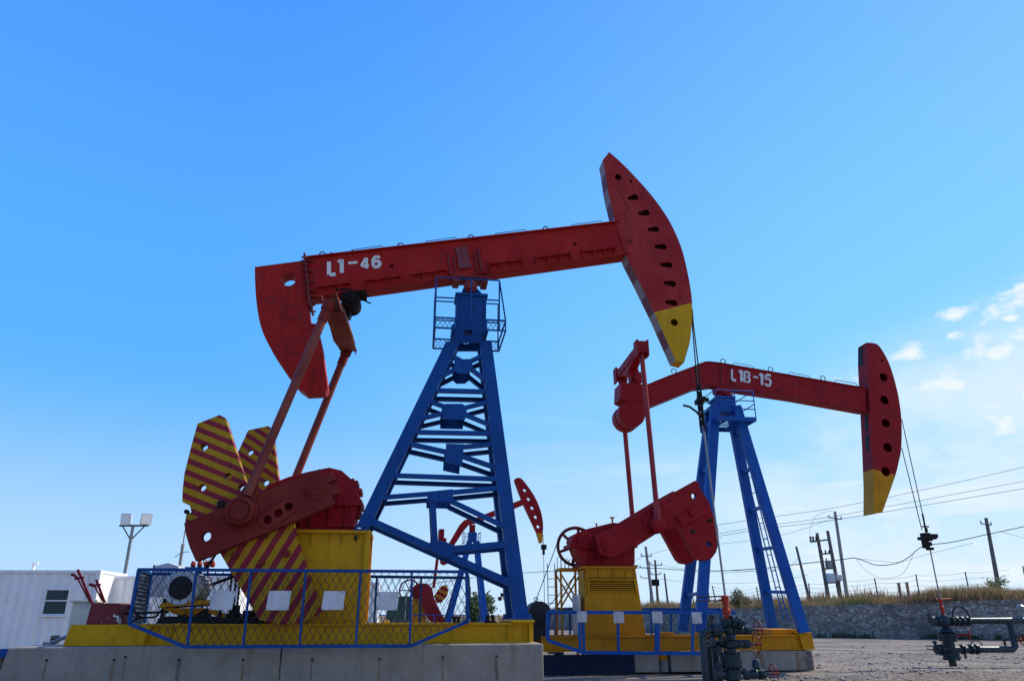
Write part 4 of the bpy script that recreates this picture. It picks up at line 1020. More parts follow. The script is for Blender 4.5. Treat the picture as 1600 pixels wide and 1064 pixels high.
hexa(bm, [(l1, -.56, zt1), (l1+.05, -.56, zt1), (l1+.05, -.502, zt1), (l1, -.502, zt1)], [(l1+.05, -.56, zb1-.1), (l1+.10, -.56, zb1-.1), (l1+.10, -.502, zb1-.1), (l1+.05, -.502, zb1-.1)])
for k in range(5): zz_ = zb1+(zt1-zb1)*(k+.35)/5; hexa(bm, [(l0, -.503, zz_+.03), (l1, -.503, zz_+.03), (l1, -.53, zz_), (l0, -.53, zz_)], [(l0, -.503, zz_+.038), (l1, -.503, zz_+.038), (l1, -.53, zz_+.008), (l0, -.53, zz_+.008)])
obj('pier_trim', bm, YEL2, PK)
bm = B(); box(bm, l0-.02, l1+.02, -.5025, -.500, zb1-.02, zt1); box(bm, l0-.04, l1+.04, -.5015, -.5005, zt1+.05, zt1+.08); obj('louvre_gap_shade', bm, DARK, PK)  # added thin dark sheets: shade of the gap round the louvres, put in as colour
bm = B(); zc_ = F.P(908, 929, -.4).z; box(bm, L0-.04, L0+.02, -.46, .46, Z2+.01, zc_); obj('pier_side_cover', bm, CREAM, PK)
bm = B(); box(bm, T0-.06, T0+.02, -.40, .40, zc_+.05, zp-.1); obj('pier_side_door', bm, YEL2, PK)
# gearbox
gx = [(912.5, 883.5), (902, 866), (893, 843), (896.8, 834.5), (917.8, 825.8), (958, 816), (972, 818), (985, 824), (992, 838), (992, 882)]
bm = B(); prism(bm, pxs(F, gx, -.45), -.45, .45); obj('gearbox', bm, RED2, PK, bevel=.015)
bm = B(); gz = F.P(940, 852, -.5); g0, g1 = F.P(890, 850, -.5).x, F.P(996, 850, -.5).x; box(bm, g0, g1, -.52, .52, gz.z-.05, gz.z); box(bm, g0, g1, -.52, .52, gz.z+.004, gz.z+.05)
for k in range(14):
    uu = g0+.1+k*(g1-g0-.2)/13; cyl(bm, (uu, -.49, gz.z-.09), (uu, -.49, gz.z+.09), .02, 6)
pc_ = F.P(914, 845, -.5); cyl(bm, (pc_.x, -.58, pc_.z), (pc_.x, -.45, pc_.z), .24, 20); cyl(bm, (pc_.x, -.62, pc_.z), (pc_.x, -.58, pc_.z), .12, 16)
for k in range(8): q = Vector((pc_.x+.18*math.cos(k*.785), -.6, pc_.z+.18*math.sin(k*.785))); cyl(bm, q, q+Vector((0, .03, 0)), .025, 6)
for x in (920, 930, 940): uu = F.P(x, 870, -.46).x; box(bm, uu, uu+.02, -.5, -.45, zp+.01, gz.z-.05)
box(bm, g0+.3, g1-.02, -.52, .52, zp+.003, zp+.04)
q = F.P(957, 816, 0); cyl(bm, q, q+Vector((0, 0, .14)), .03, 8); cyl(bm, q+Vector((0, 0, .14)), q+Vector((0, 0, .17)), .09, 10)
q = F.P(932, 822, 0); cyl(bm, q, q+Vector((0, 0, .1)), .03, 8)
for k in range(6): q = F.P(890+3*k, 848+6*k, .1); beam(bm, q, q+Vector((.02, 0, -.12)), .3, .06)
obj('gearbox_flange', bm, RED2, PK, bevel=.006)
# belt wheel
wc = F.P(899.5, 853.5, .8); rw = .60
bm = B(); tube(bm, [(wc.x+rw*math.cos(R(k*10)), .8, wc.z+rw*math.sin(R(k*10))) for k in range(36)], .055, 6, closed=True)
tube(bm, [(wc.x+(rw+.01)*math.cos(R(k*10)), .72, wc.z+(rw+.01)*math.sin(R(k*10))) for k in range(36)], .04, 6, closed=True)
for k in range(6): a_ = R(18+k*60); beam(bm, (wc.x+.08*math.cos(a_), .8, wc.z+.08*math.sin(a_)), (wc.x+rw*math.cos(a_), .8, wc.z+rw*math.sin(a_)), .04, .09)
cyl(bm, (wc.x, .42, wc.z), (wc.x, .88, wc.z), .11, 16)
obj('belt_wheel', bm, MAROON, PK, smooth=True)
# cranks and weights
shx = F.P(953, 850, -1.05)
cr = [(930, 836), (958, 824), (991, 806.5), (1053, 769), (1085.8, 750.8), (1091, 753), (1093.6, 762.8), (1107.6, 783.8), (1112, 799.5), (1065, 822), (1035, 827.5), (996.5, 852), (958, 871), (938, 866)]
wt = [(1056, 814), (1100, 790), (1112, 799), (1119, 813), (1122.5, 827.5), (1122.5, 848.5), (1119, 862.5), (1112, 872), (1103, 875.6), (1092.8, 874), (1085.8, 867.8), (1066.5, 832.8)]
pin2 = F.P(1028, 819.6, -1.3)
for s in (-1, 1):
    bm = B(); hs_ = [F.P(x, y, -1.1) for x, y in ((1084, 775),)]
    a0, a1 = sorted((s*.97, s*1.14)); prism(bm, pxs(F, cr, -1.12), a0, a1, [circ((hs_[0].x, hs_[0].z), .09, 16)]); c_o = obj('crank', bm, RED2, PK, bevel=.015)
    bm = B(); hs_ = [F.P(x, y, -1.0) for x, y in ((1108.5, 849.4), (1109.4, 813), (1083, 830))]
    a0, a1 = sorted((s*.66, s*.96)); prism(bm, pxs(F, wt, -.96), a0, a1, [circ((hs_[0].x, hs_[0].z), .085, 16)])
    cw = obj('counterweight', bm, RED2, PK, bevel=.015)
    bm = B()
    for h_ in hs_[1:]: cyl(bm, (h_.x, s*.9, h_.z), (h_.x, s*.985, h_.z), .07, 12)
    islands('bolt', bm, DARK, cw)
    bm = B(); out2 = pxs(F, [(1003, 806), (1056, 778), (1078, 776), (1081, 784), (1073, 797), (1038, 815), (1006, 825)], -1.14); a0, a1 = sorted((s*1.142, s*1.165)); prism(bm, out2, a0, a1)
    for x, y in ((1079, 802), (1061, 813)):
        h_ = F.P(x, y, -1.15); cyl(bm, (h_.x, s*1.12, h_.z), (h_.x, s*1.24, h_.z), .05, 8); beam(bm, (h_.x-.09, s*1.19, h_.z+.12), (h_.x+.09, s*1.19, h_.z-.12), .05, .05)
    obj('clamp_plate', bm, RED2, c_o, bevel=.008)
    bm = B(); cyl(bm, (shx.x, s*.45, shx.z), (shx.x, s*1.2, shx.z), .16, 18); cyl(bm, (shx.x, s*1.142, shx.z), (shx.x, s*1.18, shx.z), .27, 24)
    obj('crankshaft', bm, RED2, PK)
    pc_ = Vector((pin2.x, 0, pin2.z)); tp = F.P(1002, 545, -1.25) if s < 0 else F.P(969, 587, 1.25); ax = Vector((0, s, 0))
    bm = B(); lathe(bm, pc_, [(.26, 1.15), (.26, 1.25), (.23, 1.28), (.23, 1.40), (.12, 1.44), (.02, 1.44)], ax, 26)
    obj('pin_bearing', bm, RED2, PK, bevel=.008)
    bm = B(); d_ = (tp-pc_-ax*1.3).normalized(); pb = pc_+ax*1.33
    cyl(bm, pb, tp, .085, 14)
    lathe(bm, pb, [(.125, .1), (.115, .45), (.09, .5)], d_, 14)
    obj('pitman_rod', bm, paint('crimson_rod', (.30, .018, .025), (.36, .05, .05), .2, .35, .3), PK, smooth=True)
    bm = B(); box(bm, tp.x-.18, tp.x+.18, tp.y-.19, tp.y+.19, tp.z-.18, tp.z+.22); box(bm, tp.x-.21, tp.x-.15, tp.y-.2, tp.y+.2, tp.z-.30, tp.z+.27); box(bm, tp.x+.15, tp.x+.21, tp.y-.2, tp.y+.2, tp.z-.30, tp.z+.27)
    obj('rod_head', bm, RED2, PK, bevel=.01)
    if s < 0: q0_ = tp
    else: q1_ = tp
bm = B(); m_ = (q0_+q1_)/2
beam(bm, q0_+Vector((0, .2, 0)), q1_+Vector((0, -.2, 0)), .34, .26, Vector((1, 0, 0)))
beam(bm, q0_+Vector((0, .22, -.1)), m_+Vector((0, 0, -.42)), .30, .05, Vector((1, 0, 0))); beam(bm, q1_+Vector((0, -.22, -.1)), m_+Vector((0, 0, -.42)), .30, .05, Vector((1, 0, 0)))
for s in (-.13, .13): hexa(bm, [q0_+Vector((s, .2, -.1)), q1_+Vector((s, -.2, -.1)), m_+Vector((s, 0, -.42))], [q0_+Vector((s+.02, .2, -.1)), q1_+Vector((s+.02, -.2, -.1)), m_+Vector((s+.02, 0, -.42))])
tbx = F.P(992, 598, 0); beam(bm, m_, (tbx.x, 0, tbx.z+.05), .36, .34); cyl(bm, (tbx.x+.1, -.3, tbx.z+.12), (tbx.x+.1, .3, tbx.z+.12), .19, 18)
obj('equalizer_beam', bm, RED2, PK, bevel=.01)
# walking beam
tp_ = smooth_pts([(1006, 604), (1045, 588), (1082, 574), (1097.7, 567.5), (1107.6, 565.8), (1127, 568)], 2)+[(1240, 587.5), (1354, 607)]
bt_ = [(1354, 641.5), (1240, 621), (1143, 606.5), (1127, 603), (1115.5, 601.2), (1087.8, 604.7), (1011, 636)]
TP, BT = pxs(F, tp_, -.22), pxs(F, bt_, -.22)
bm = B(); prism(bm, TP+BT, -.2, .2); W2 = obj('walking_beam', bm, RED2, PK)
bm = B()
for pl, sgn in ((TP, 1), (BT, -1)):
    for i in range(len(pl)-1):
        p0, p1 = Vector((pl[i][0], 0, pl[i][1]+sgn*.014)), Vector((pl[i+1][0], 0, pl[i+1][1]+sgn*.014)); beam(bm, p0, p1, .5, .026)
obj('beam_flange', bm, RED2, W2)
bm = B()
for x, y in ((1240, 601), (1275, 607), (1250, 617), (1281, 620), (1288, 612), (1318, 628), (1216, 610)):
    p = F.P(x, y, -.2); cyl(bm, (p.x, -.225, p.z), (p.x, -.2, p.z), .05, 8)
for x in (1125, 1141): a_, c_ = F.P(x, 570, -.2), F.P(x+1, 606, -.2); beam(bm, (a_.x, -.215, a_.z-.02), (c_.x, -.215, c_.z+.02), .03, .02)
islands('web_bolt', bm, MAROON, W2)
bm = B()
for x, y in ((1053, 582), (1130, 566.5), (1204, 579), (1286, 593)):
    bm = B(); p = F.P(x, y, 0); tube(bm, [p+Vector((.09*math.cos(R(a_)), 0, .05+.09*math.sin(R(a_)))) for a_ in range(-50, 240, 24)], .016, 5); obj('lifting_eye', bm, DARK, W2)
bm = B()
for x0, x1, ya, yb_ in ((1145, 1178, 570, 575.5), (1232, 1266, 585, 591), (1304, 1340, 597, 603)):
    p0, p1 = F.P(x0, ya, -.15), F.P(x1, yb_, -.15); tube(bm, [p0, p0+Vector((.05, 0, .09)), p1+Vector((-.05, 0, .09)), p1], .012, 5)
islands('grab_rail', bm, DARK, W2)
bm = B()
for ch, x0, x1, yt, yb, th in (('L', 1143, 1150, 577, 593, .10), ('1', 1155, 1161, 578, 595.5, .10), ('8', 1162.5, 1171.5, 580, 596, .085), ('-', 1177, 1184.5, 581, 596, .07), ('1', 1187, 1193, 583, 600.5, .10), ('5', 1196, 1204.5, 585, 601.5, .09)):
    glyph(bm, F, ch, x0, x1, yt, yb, .17, -.212, th)
obj('lettering', bm, WHITE, W2)
# tail box and roller weight
bm = B(); prism(bm, pxs(F, [(970, 597), (1003, 600), (1012, 602), (1015, 637), (1008, 640), (969, 622)], -.42), -.42, .42); obj('tail_box', bm, RED2, PK, bevel=.015)
bm = B(); dc = F.P(987.5, 646, -.45)
lathe(bm, Vector((dc.x, 0, dc.z)), [(.36, -.47), (.46, -.46), (.46, -.05), (.40, -.04), (.40, .05), (.46, .06), (.46, .46), (.44, .47)], Vector((0, 1, 0)), 36); cyl(bm, (dc.x, -.49, dc.z), (dc.x, .49, dc.z), .06, 10)
obj('tail_roller_weight', bm, RED2, PK, smooth=True)
# horse head
hp_ = smooth_pts([(1355, 535.3), (1368.7, 537), (1377, 545), (1389, 567), (1399, 598), (1406, 631.6), (1409, 665.5), (1408, 702.7), (1404, 723), (1399, 743), (1378.9, 800)], 3)
hd_ = hp_+[(1365, 802.5), (1365, 760), (1362, 690), (1358, 620), (1355, 565)]
HP = pxs(F, hd_, -.3); HH = []
for x, y, r_ in ((1380.5, 589.4, .16), (1382, 625, .16), (1384, 661, .16), (1387, 699, .165), (1384, 736.5, .165), (1378, 563, .045)):
    c_ = F.P(x, y, -.3); HH.append(circ((c_.x, c_.z), r_, 18))
bm = B(); prism(bm, HP, -.3, -.28, HH); prism(bm, HP, .28, .3, HH)
y0, y1 = F.P(1365, 733, -.3), F.P(1399, 742, -.3); yn = Vector((y1.z-y0.z, 0, -(y1.x-y0.x))); yn = -yn if yn.z > 0 else yn
cut_mat(bm, y0, yn, 1); HD2 = obj('horse_head', bm, [RED2, YEL2], PK)
bm = B(); n_ = len(hp_)
for i in range(n_-1): hexa(bm, [(HP[i][0], -.28, HP[i][1]), (HP[i+1][0], -.28, HP[i+1][1]), (HP[i+1][0]-.03, -.28, HP[i+1][1]), (HP[i][0]-.03, -.28, HP[i][1])], [(HP[i][0], .28, HP[i][1]), (HP[i+1][0], .28, HP[i+1][1]), (HP[i+1][0]-.03, .28, HP[i+1][1]), (HP[i][0]-.03, .28, HP[i][1])])
cut_mat(bm, y0, yn, 1); obj('front_rim', bm, [RED2, YEL2], HD2)
bm = B(); bk = HP[n_:]+[HP[0]]
for i in range(len(bk)-1):
    if i in (3,): lo, hi = -.28, -.12
    hexa(bm, [(bk[i][0], -.28, bk[i][1]), (bk[i+1][0], -.28, bk[i+1][1]), (bk[i+1][0]+.03, -.28, bk[i+1][1]), (bk[i][0]+.03, -.28, bk[i][1])], [(bk[i][0], .28, bk[i][1]), (bk[i+1][0], .28, bk[i+1][1]), (bk[i+1][0]+.03, .28, bk[i+1][1]), (bk[i][0]+.03, .28, bk[i][1])])
cut_mat(bm, y0, yn, 1); obj('rear_plate', bm, [RED2, YEL2], HD2)
bm = B()
for y_a, y_b in ((541, 569), (647, 672), (678, 704)):
    za_, zb__ = F.P(1356, y_a, -.1).z, F.P(1357, y_b, -.1).z
    def ue_(z):
        for i in range(len(bk)-1):
            lo, hi = sorted((bk[i][1], bk[i+1][1]))
            if lo <= z <= hi: return bk[i][0]+(bk[i+1][0]-bk[i][0])*(z-bk[i][1])/((bk[i+1][1]-bk[i][1]) or 1)
        return bk[-1][0]
    ua_, ub_ = ue_(za_), ue_(zb__); w0_, w1_ = (-.02, .26) if y_a < 600 else (-.14, .04)
    hexa(bm, [(ua_-.012, w0_, za_), (ua_-.012, w1_, za_), (ub_-.012, w1_, zb__), (ub_-.012, w0_, zb__)], [(ua_+.01, w0_, za_), (ua_+.01, w1_, za_), (ub_+.01, w1_, zb__), (ub_+.01, w0_, zb__)])
islands('rear_slot', bm, RUBBER, HD2)
# tower
lg = [((1117, 645), (1093.5, 988), -.36, -1.0, .34), ((1153, 645), (1256, 988), -.36, -1.0, .34), ((1108, 655), (1066, 986), .36, 1.0, .34), ((1145, 655), (1207, 981), .36, 1.0, .34)]
LG = []
for a_, c_, wt_, wb_, th in lg:
    p0, p1 = F.P(*a_, wt_), F.P(*c_, wb_); d_ = (p1-p0).normalized()
    bm = B(); beam(bm, p0-d_*.25, p1, .20, .32); obj('leg', bm, BLU2, PK, bevel=.01); LG.append((p0, p1))
for s, tt_ in ((0, (.10, .27, .84)), (1, (.08, .27, .455, .64, .835))):
    bm = B()
    for t_ in tt_:
        p, q = LG[s][0].lerp(LG[s][1], t_), LG[s+2][0].lerp(LG[s+2][1], t_); beam(bm, p, q, .12, .10, Vector((1, 0, 0)))
    islands('cross_tie', bm, BLU2, PK)
bm = B(); 
la, lb = F.P(1160, 700, 1.0), F.P(1228, 968, 1.3)
for s in (-.16, .16): tube(bm, [la+Vector((0, s, 0)), lb+Vector((0, s, 0))], .022, 6)
for k in range(11): q = la.lerp(lb, k/11); tube(bm, [q+Vector((0, -.16, 0)), q+Vector((0, .16, 0))], .016, 5)
obj('ladder', bm, BLU2, PK)
bm = B(); a_, c_ = F.P(1119, 618.5, -.36), F.P(1151, 644, -.36)
box(bm, a_.x, c_.x, -.42, .42, a_.z-.09, a_.z); box(bm, a_.x+.05, c_.x-.02, -.36, .36, c_.z, a_.z-.092)
hexa(bm, [(a_.x-.26, -.38, a_.z-.50), (a_.x+.04, -.38, a_.z-.50), (a_.x+.04, .38, a_.z-.50), (a_.x-.26, .38, a_.z-.50)], [(a_.x-.02, -.38, a_.z-.2), (a_.x+.04, -.38, a_.z-.2), (a_.x+.04, .38, a_.z-.2), (a_.x-.02, .38, a_.z-.2)])
obj('tower_head', bm, BLU2, PK, bevel=.01)
bm = B(); r0, r1 = F.P(1121, 605, -.2).x, F.P(1142, 605, -.2).x; cyl(bm, ((r0+r1)/2, -.42, a_.z+.16), ((r0+r1)/2, .42, a_.z+.16), .14, 16); box(bm, r0, r1, -.3, .3, a_.z+.003, a_.z+.12); box(bm, r0-.02, r1+.02, -.24, .24, a_.z+.2, F.P(1130, 603, -.2).z)
obj('saddle_bearing', bm, RED2, PK, bevel=.01)
bm = B(); pz = F.P(1150, 651, -.8); u0, u1 = F.P(1121, 651, -.8).x, F.P(1181, 650.5, -.8).x; zz_ = pz.z
for s in (-.8, .8): box(bm, u0, u1, s-.03, s+.03, zz_-.14, zz_)
for x_ in (u0, u1-.06): box(bm, x_, x_+.06, -.768, .768, zz_-.14, zz_)
for x_ in (u0+.35, u1-.5): box(bm, x_, x_+.05, -.768, .768, zz_-.1, zz_-.04)
for k in range(8):
    ww = -.66+k*.19; box(bm, u0+.062, u1-.062, ww, ww+.02, zz_-.035, zz_-.005)
obj('platform', bm, BLU2, PK)
bm = B(); zr = F.P(1117, 609, -.8).z; r_ = .018
for s in (-.8, .8):
    for x_ in (u0, (u0+u1)/2, u1): tube(bm, [(x_, s, zz_), (x_, s, zr if x_ != u1 else zr-.02)], r_, 6)
    for z_ in (zr, zz_+(zr-zz_)*.62, zz_+(zr-zz_)*.3): tube(bm, [(u0, s, z_), (u1, s, z_)], r_, 6)
for x_ in (u0, u1):
    for z_ in (zr, zz_+(zr-zz_)*.5): tube(bm, [(x_, -.8, z_), (x_, .8, z_)], r_, 6)
for z_ in (.25, .5, .75): tube(bm, [(u1, .3, zz_+(zr-zz_)*z_), (u1-.35, .3, zz_+(zr-zz_)*z_+.06)], r_, 6)
obj('platform_railing', bm, BLU2, PK, smooth=True)
# bridle
bm = B()
for a_, c_, s in (((1409, 655), (1447, 828), -.09), ((1409, 700), (1440.5, 828), .09)):
    tube(bm, [F.P(*a_, s), F.P(*c_, s)], .016, 6)
obj('bridle_cable', bm, DARK, PK)
bm = B(); c_ = F.P(1450, 842, 0); 
for z_, r_, h_ in ((.22, .05, .16), (.08, .11, .12), (-.06, .14, .12), (-.22, .10, .12), (-.36, .13, .08)): cyl(bm, c_+Vector((0, 0, z_)), c_+Vector((0, 0, z_+h_)), r_, 10)
box(bm, c_.x-.24, c_.x+.18, -.22, .22, c_.z-.02, c_.z+.08); box(bm, c_.x-.2, c_.x-.08, -.1, .1, c_.z-.3, c_.z+.2); box(bm, c_.x+.1, c_.x+.36, -.06, .06, c_.z+.05, c_.z+.17)
cyl(bm, c_+Vector((-.02, 0, .3)), c_+Vector((-.02, 0, .85)), .03, 8); box(bm, c_.x-.12, c_.x+.12, -.03, .03, c_.z+.4, c_.z+.44)
obj('carrier_bar', bm, DARK, PK)
bm = B(); wz = F.P(1469, 936, 0); cyl(bm, (c_.x, 0, c_.z), (wz.x, 0, wz.z), .022, 8); obj('polished_rod', bm, STEEL, PK)
WL2 = Vector((wz.x, 0, 0))
# motor with belt
bm = B(); mc2 = F.P(841, 958, .4); lathe(bm, Vector((mc2.x, 0, mc2.z)), [(.22, .05), (.36, .08), (.36, .9), (.22, .95)], Vector((0, 1, 0)), 26)
tube(bm, [(mc2.x-.05+.06*math.cos(R(a)), .5, mc2.z+.42+.06*math.sin(R(a))) for a in range(0, 360, 40)], .015, 5, closed=True); box(bm, mc2.x-.3, mc2.x+.3, .1, .9, Z2-.1, mc2.z-.3)
for x_ in (-.16, .1): cyl(bm, (mc2.x+x_, .2, Z2-.3), (mc2.x+x_, .2, mc2.z-.2), .06, 8)
obj('motor', bm, RUBBER, PK, smooth=True)
bm = B(); tube(bm, [(wc.x-.52, .78, wc.z+.36), (mc2.x-.02, .78, mc2.z+.36)], .014, 5); tube(bm, [(wc.x+.3, .78, wc.z-.54), (mc2.x+.30, .78, mc2.z+.1)], .014, 5)
obj('drive_belt', bm, RUBBER, PK)

# guard fence of pump 2
FG = thing('guard_fence', 'low blue guard fence with four weathered white plates hung on its top rail', 'guard fence', F, (F.P(1000, 1020, -1.3).x, -1.3, .5), 'blue guard fences')
wf = -1.35
ol = [(856, 956.3), (856, 1000), (911, 1019), (1146, 1021), (1147, 956.5)]; OL = pxs(F, ol, wf)
bm = B()
for i in range(len(OL)): a_, c_ = OL[i], OL[(i+1) % len(OL)]; beam(bm, (a_[0], wf, a_[1]), (c_[0], wf, c_[1]), .06, .095)
obj('fence_frame', bm, BLU2, FG)
for x in (905, 911, 965, 1025, 1028.5, 1082):
    bm = B(); a_, c_ = F.P(x, 957, wf), F.P(x+(1.5 if x < 1000 else 0), 1020, wf); beam(bm, a_, c_, .05, .075); obj('fence_post', bm, BLU2, FG)
bm = B(); wire_mesh(bm, OL, wf+.02, .12, .2, .003); obj('wire_mesh', bm, MESHM, FG)
for x0, x1, y0_, y1_ in ((901, 917, 954.6, 972), (958, 975, 954.8, 973), (1018, 1035.5, 955, 973), (1080, 1097, 956, 974)):
    bm = B(); a_, c_ = F.P(x0, y0_, wf-.05), F.P(x1, y1_, wf-.05); box(bm, a_.x, c_.x, wf-.07, wf-.06, c_.z, a_.z)
    obj('white_plate', bm, paint('weathered_white', (.62, .62, .62), (.5, .46, .44), .85, .6, .4, (.16, .10, .08), scale=2), FG, bevel=.003)
wb = 1.2; fo = [(868, 951), (868, 998), (905, 1010), (1125, 1011), (1126, 951.5)]; FO = pxs(F, fo, wb); bm = B()
for i in range(len(FO)): a_, c_ = FO[i], FO[(i+1) % len(FO)]; beam(bm, (a_[0], wb, a_[1]), (c_[0], wb, c_[1]), .05, .08)
for x in (890, 960, 1017, 1048, 1085): a_, c_ = F.P(x, 951, wb), F.P(x+1, 1009, wb); beam(bm, a_, c_, .05, .06)
for i in (0, 4): beam(bm, (OL[i][0], wf, OL[i][1]), (FO[i][0], wb, FO[i][1]), .06, .06, Vector((1, 0, 0)))
obj('rear_frame', bm, BLU2, FG)

# foundation of pump 2
ux = lambda x: F.P(x, 1035, -.95).x
conc_block('concrete_block', F, ux(992), ux(1030), -.95, 1.0, .54, 'short concrete block between the navy sheeting and the small drum', 'concrete blocks under the second pump')
conc_block('concrete_block', F, ux(1049), ux(1271.5), -.95, 1.0, C2, 'long rust-streaked concrete block under the right end of the orange-yellow base', 'concrete blocks under the second pump', .02, holes=((1110, 1019), (1186, 1019), (1245, 1019), (1262, 1019)), wide=4.5)
bm = B(); box(bm, ux(846), ux(991), -.93, -.90, .0, .50); box(bm, ux(846), ux(991), -.99, -.6, -.02, .04)
for x in (868, 930, 985): box(bm, ux(x), ux(x)+.25, -.9, .9, .5, .555)
tag(obj('sheet_panel', bm, NAVY, None, F), 'dark navy sheeting under the left half of the second pump base', 'panel')
bm = B(); uc = (ux(1030.5)+ux(1048))/2
lathe(bm, (uc, -.75, 0), [(.15, 0), (.17, .01), (.185, .30), (.19, .32), (.16, .32)], n=24); tube(bm, [(uc-.18, -.75, .3), (uc-.24, -.78, .42), (uc-.2, -.8, .5)], .01, 5)
tag(obj('bucket', bm, STEEL, None, F, smooth=True), 'dented grey bucket standing in the gap between two concrete blocks', 'bucket')
bm = B(); cyl(bm, (uc, -.7, .325), (uc, -.7, .545), .17, 20); tag(obj('jack_pad', bm, YEL2, None, F), 'round orange-yellow support pad above the grey bucket', 'support')

# access stand beside the pier
ST = thing('access_stand', 'yellow braced access stand with hooped rails left of the second pump pier', 'access stand', F, (F.P(890, 990, .6).x, .6, 0))
bm = B(); xa, xb = F.P(877, 930, .3).x, F.P(908, 930, .3).x; za = F.P(890, 891, .3).z
for x_ in (xa, xb): 
    for y_ in (.3, 1.1): box(bm, x_-.03, x_+.03, y_-.03, y_+.03, 0, za)
for y_ in (.3, 1.1):
    beam(bm, (xa, y_, za-.1), (xb, y_, za-1.1), .03, .05); beam(bm, (xa, y_+.04, za-1.1), (xb, y_+.04, za-.1), .03, .05); box(bm, xa, xb, y_-.03, y_+.03, za-1.25, za-1.2)
obj('stand_frame', bm, YEL2, ST)
bm = B(); box(bm, xa-.03, xb+.05, .25, 1.15, za+.002, za+.08); obj('deck', bm, YEL2, ST)
bm = B()
for k in range(5): x_ = xa+.05+k*.13; tube(bm, [(x_, 1.1, za+.08), (x_, 1.1, za+.42-.03*k), (x_+.06, 1.1, za+.5-.03*k), (x_+.12, 1.1, za+.42-.03*k), (x_+.12, 1.1, za+.08)], .012, 5)
for x_ in (xa-.32, xa-.08): tube(bm, [(x_, .9, 0), (x_, .9, za+.25)], .015, 5)
for k in range(11): tube(bm, [(xa-.32, .9, .2+k*.25), (xa-.08, .9, .2+k*.25)], .012, 5)
obj('hoop_rail', bm, STEEL, ST)

# ------------------------------------------------------------------ well heads
def handwheel(bm, c, ax, r, t=.018, n=5):
    ax = Vector(ax).normalized(); a = ax.orthogonal().normalized(); b = ax.cross(a); c = Vector(c)
    tube(bm, [c+(a*math.cos(R(k*20))+b*math.sin(R(k*20)))*r for k in range(18)], t, 6, closed=True)
    for k in range(n): d_ = a*math.cos(6.283*k/n)+b*math.sin(6.283*k/n); tube(bm, [c+ax*.01, c+d_*r], t*.6, 5)
    cyl(bm, c-ax*.06, c+ax*.06, t*1.8, 10)
def flange(bm, c, ax, r, h, bolts=8):
    ax = Vector(ax).normalized(); a = ax.orthogonal().normalized(); b = ax.cross(a); c = Vector(c)
    cyl(bm, c-ax*h*.5, c-ax*h*.06, r, 20); cyl(bm, c+ax*h*.06, c+ax*h*.5, r, 20)
    for k in range(bolts): q = c+(a*math.cos(6.283*k/bolts)+b*math.sin(6.283*k/bolts))*r*.82; cyl(bm, q-ax*(h*.5+.035), q+ax*(h*.5+.035), .016*max(1, r/.16), 6)
X, Zx = Vector((1, 0, 0)), Vector((0, 0, 1))
def gate_valve(par, c, ax, L, r, wheel, mat=WELL, wr=.16, stem=.32):
    """valve body on the line ax, stem along 'wheel'"""
    bm = B(); c = Vector(c); ax = Vector(ax).normalized(); wv = Vector(wheel).normalized()
    lathe(bm, c-ax*L/2, [(r*.7, 0), (r*.7, L*.15), (r*1.25, L*.35), (r*1.25, L*.65), (r*.7, L*.85), (r*.7, L)], ax, 18)
    flange(bm, c-ax*L/2, ax, r*1.35, .07); flange(bm, c+ax*L/2, ax, r*1.35, .07)
    cyl(bm, c, c+wv*(stem*.6), r*.75, 14); flange(bm, c+wv*stem*.5, wv, r*1.1, .06, 6); cyl(bm, c+wv*stem*.5, c+wv*stem, r*.3, 10)
    v = obj('valve', bm, mat, par, smooth=True)
    bm = B(); handwheel(bm, c+wv*(stem+.02), wv, wr, .010); cyl(bm, c+wv*stem, c+wv*(stem+.14), .022, 8); obj('handwheel', bm, WHEEL, v, smooth=True)
F = F1
wu = F.P(1136, 968, 0); U = wu.x
W1 = thing('wellhead', 'blue-grey wellhead with red stuffing box and three red handwheels, in front of the second pump', 'wellhead', F, (U, 0, 0), 'wellheads under the pumps')
zs = F.P(1133, 931, 0).z; zb_ = F.P(1138, 968, 0).z
bm = B(); H_ = zs-zb_
lathe(bm, (U, 0, zb_), [(.095, 0), (.095, .04), (.065, .05), (.065, .12), (.085, .13), (.085, .20), (.055, .22), (.055, .32), (.075, .33), (.075, .40), (.055, .42), (.06, H_-.06), (.08, H_-.05), (.08, H_), (.03, H_+.02)], n=16)
cyl(bm, (U-.13, 0, zb_+.38), (U, 0, zb_+.38), .022, 8); cyl(bm, (U, 0, zb_+.18), (U+.11, 0, zb_+.18), .022, 8)
for k in range(4): a_ = k*1.57; cyl(bm, (U+.072*math.cos(a_), .072*math.sin(a_), zb_+.12), (U+.072*math.cos(a_), .072*math.sin(a_), zb_+.24), .012, 6)
obj('stuffing_box', bm, VRED, W1, smooth=True)
bm = B(); cyl(bm, (U-.62, 0, zs-.02), (U+.02, 0, zs-.0), .014, 6); cyl(bm, (U-.62, 0, zs-.09), (U+.02, 0, zs-.09), .014, 6); obj('clamp_arm', bm, DARK, W1)
zA = F.P(1150, 984, 0).z; zB_ = F.P(1150, 1006, 0).z; zC = F.P(1140, 1031, 0).z; zD = F.P(1150, 1053, 0).z
bm = B(); flange(bm, (U, 0, zb_-.03), Zx, .15, .07); cyl(bm, (U, 0, zC-.1), (U, 0, zb_), .062, 18); flange(bm, (U, 0, zA+.12), Zx, .12, .05); flange(bm, (U, 0, zA-.15), Zx, .125, .05); flange(bm, (U, 0, zB_-.13), Zx, .13, .05)
lathe(bm, (U, 0, zA), [(.07, -.08), (.11, -.05), (.11, .05), (.07, .08)], n=18); lathe(bm, (U, 0, zB_), [(.07, -.08), (.13, -.05), (.13, .05), (.07, .08)], n=18)
obj('tree_cross', bm, WELL, W1, smooth=True)
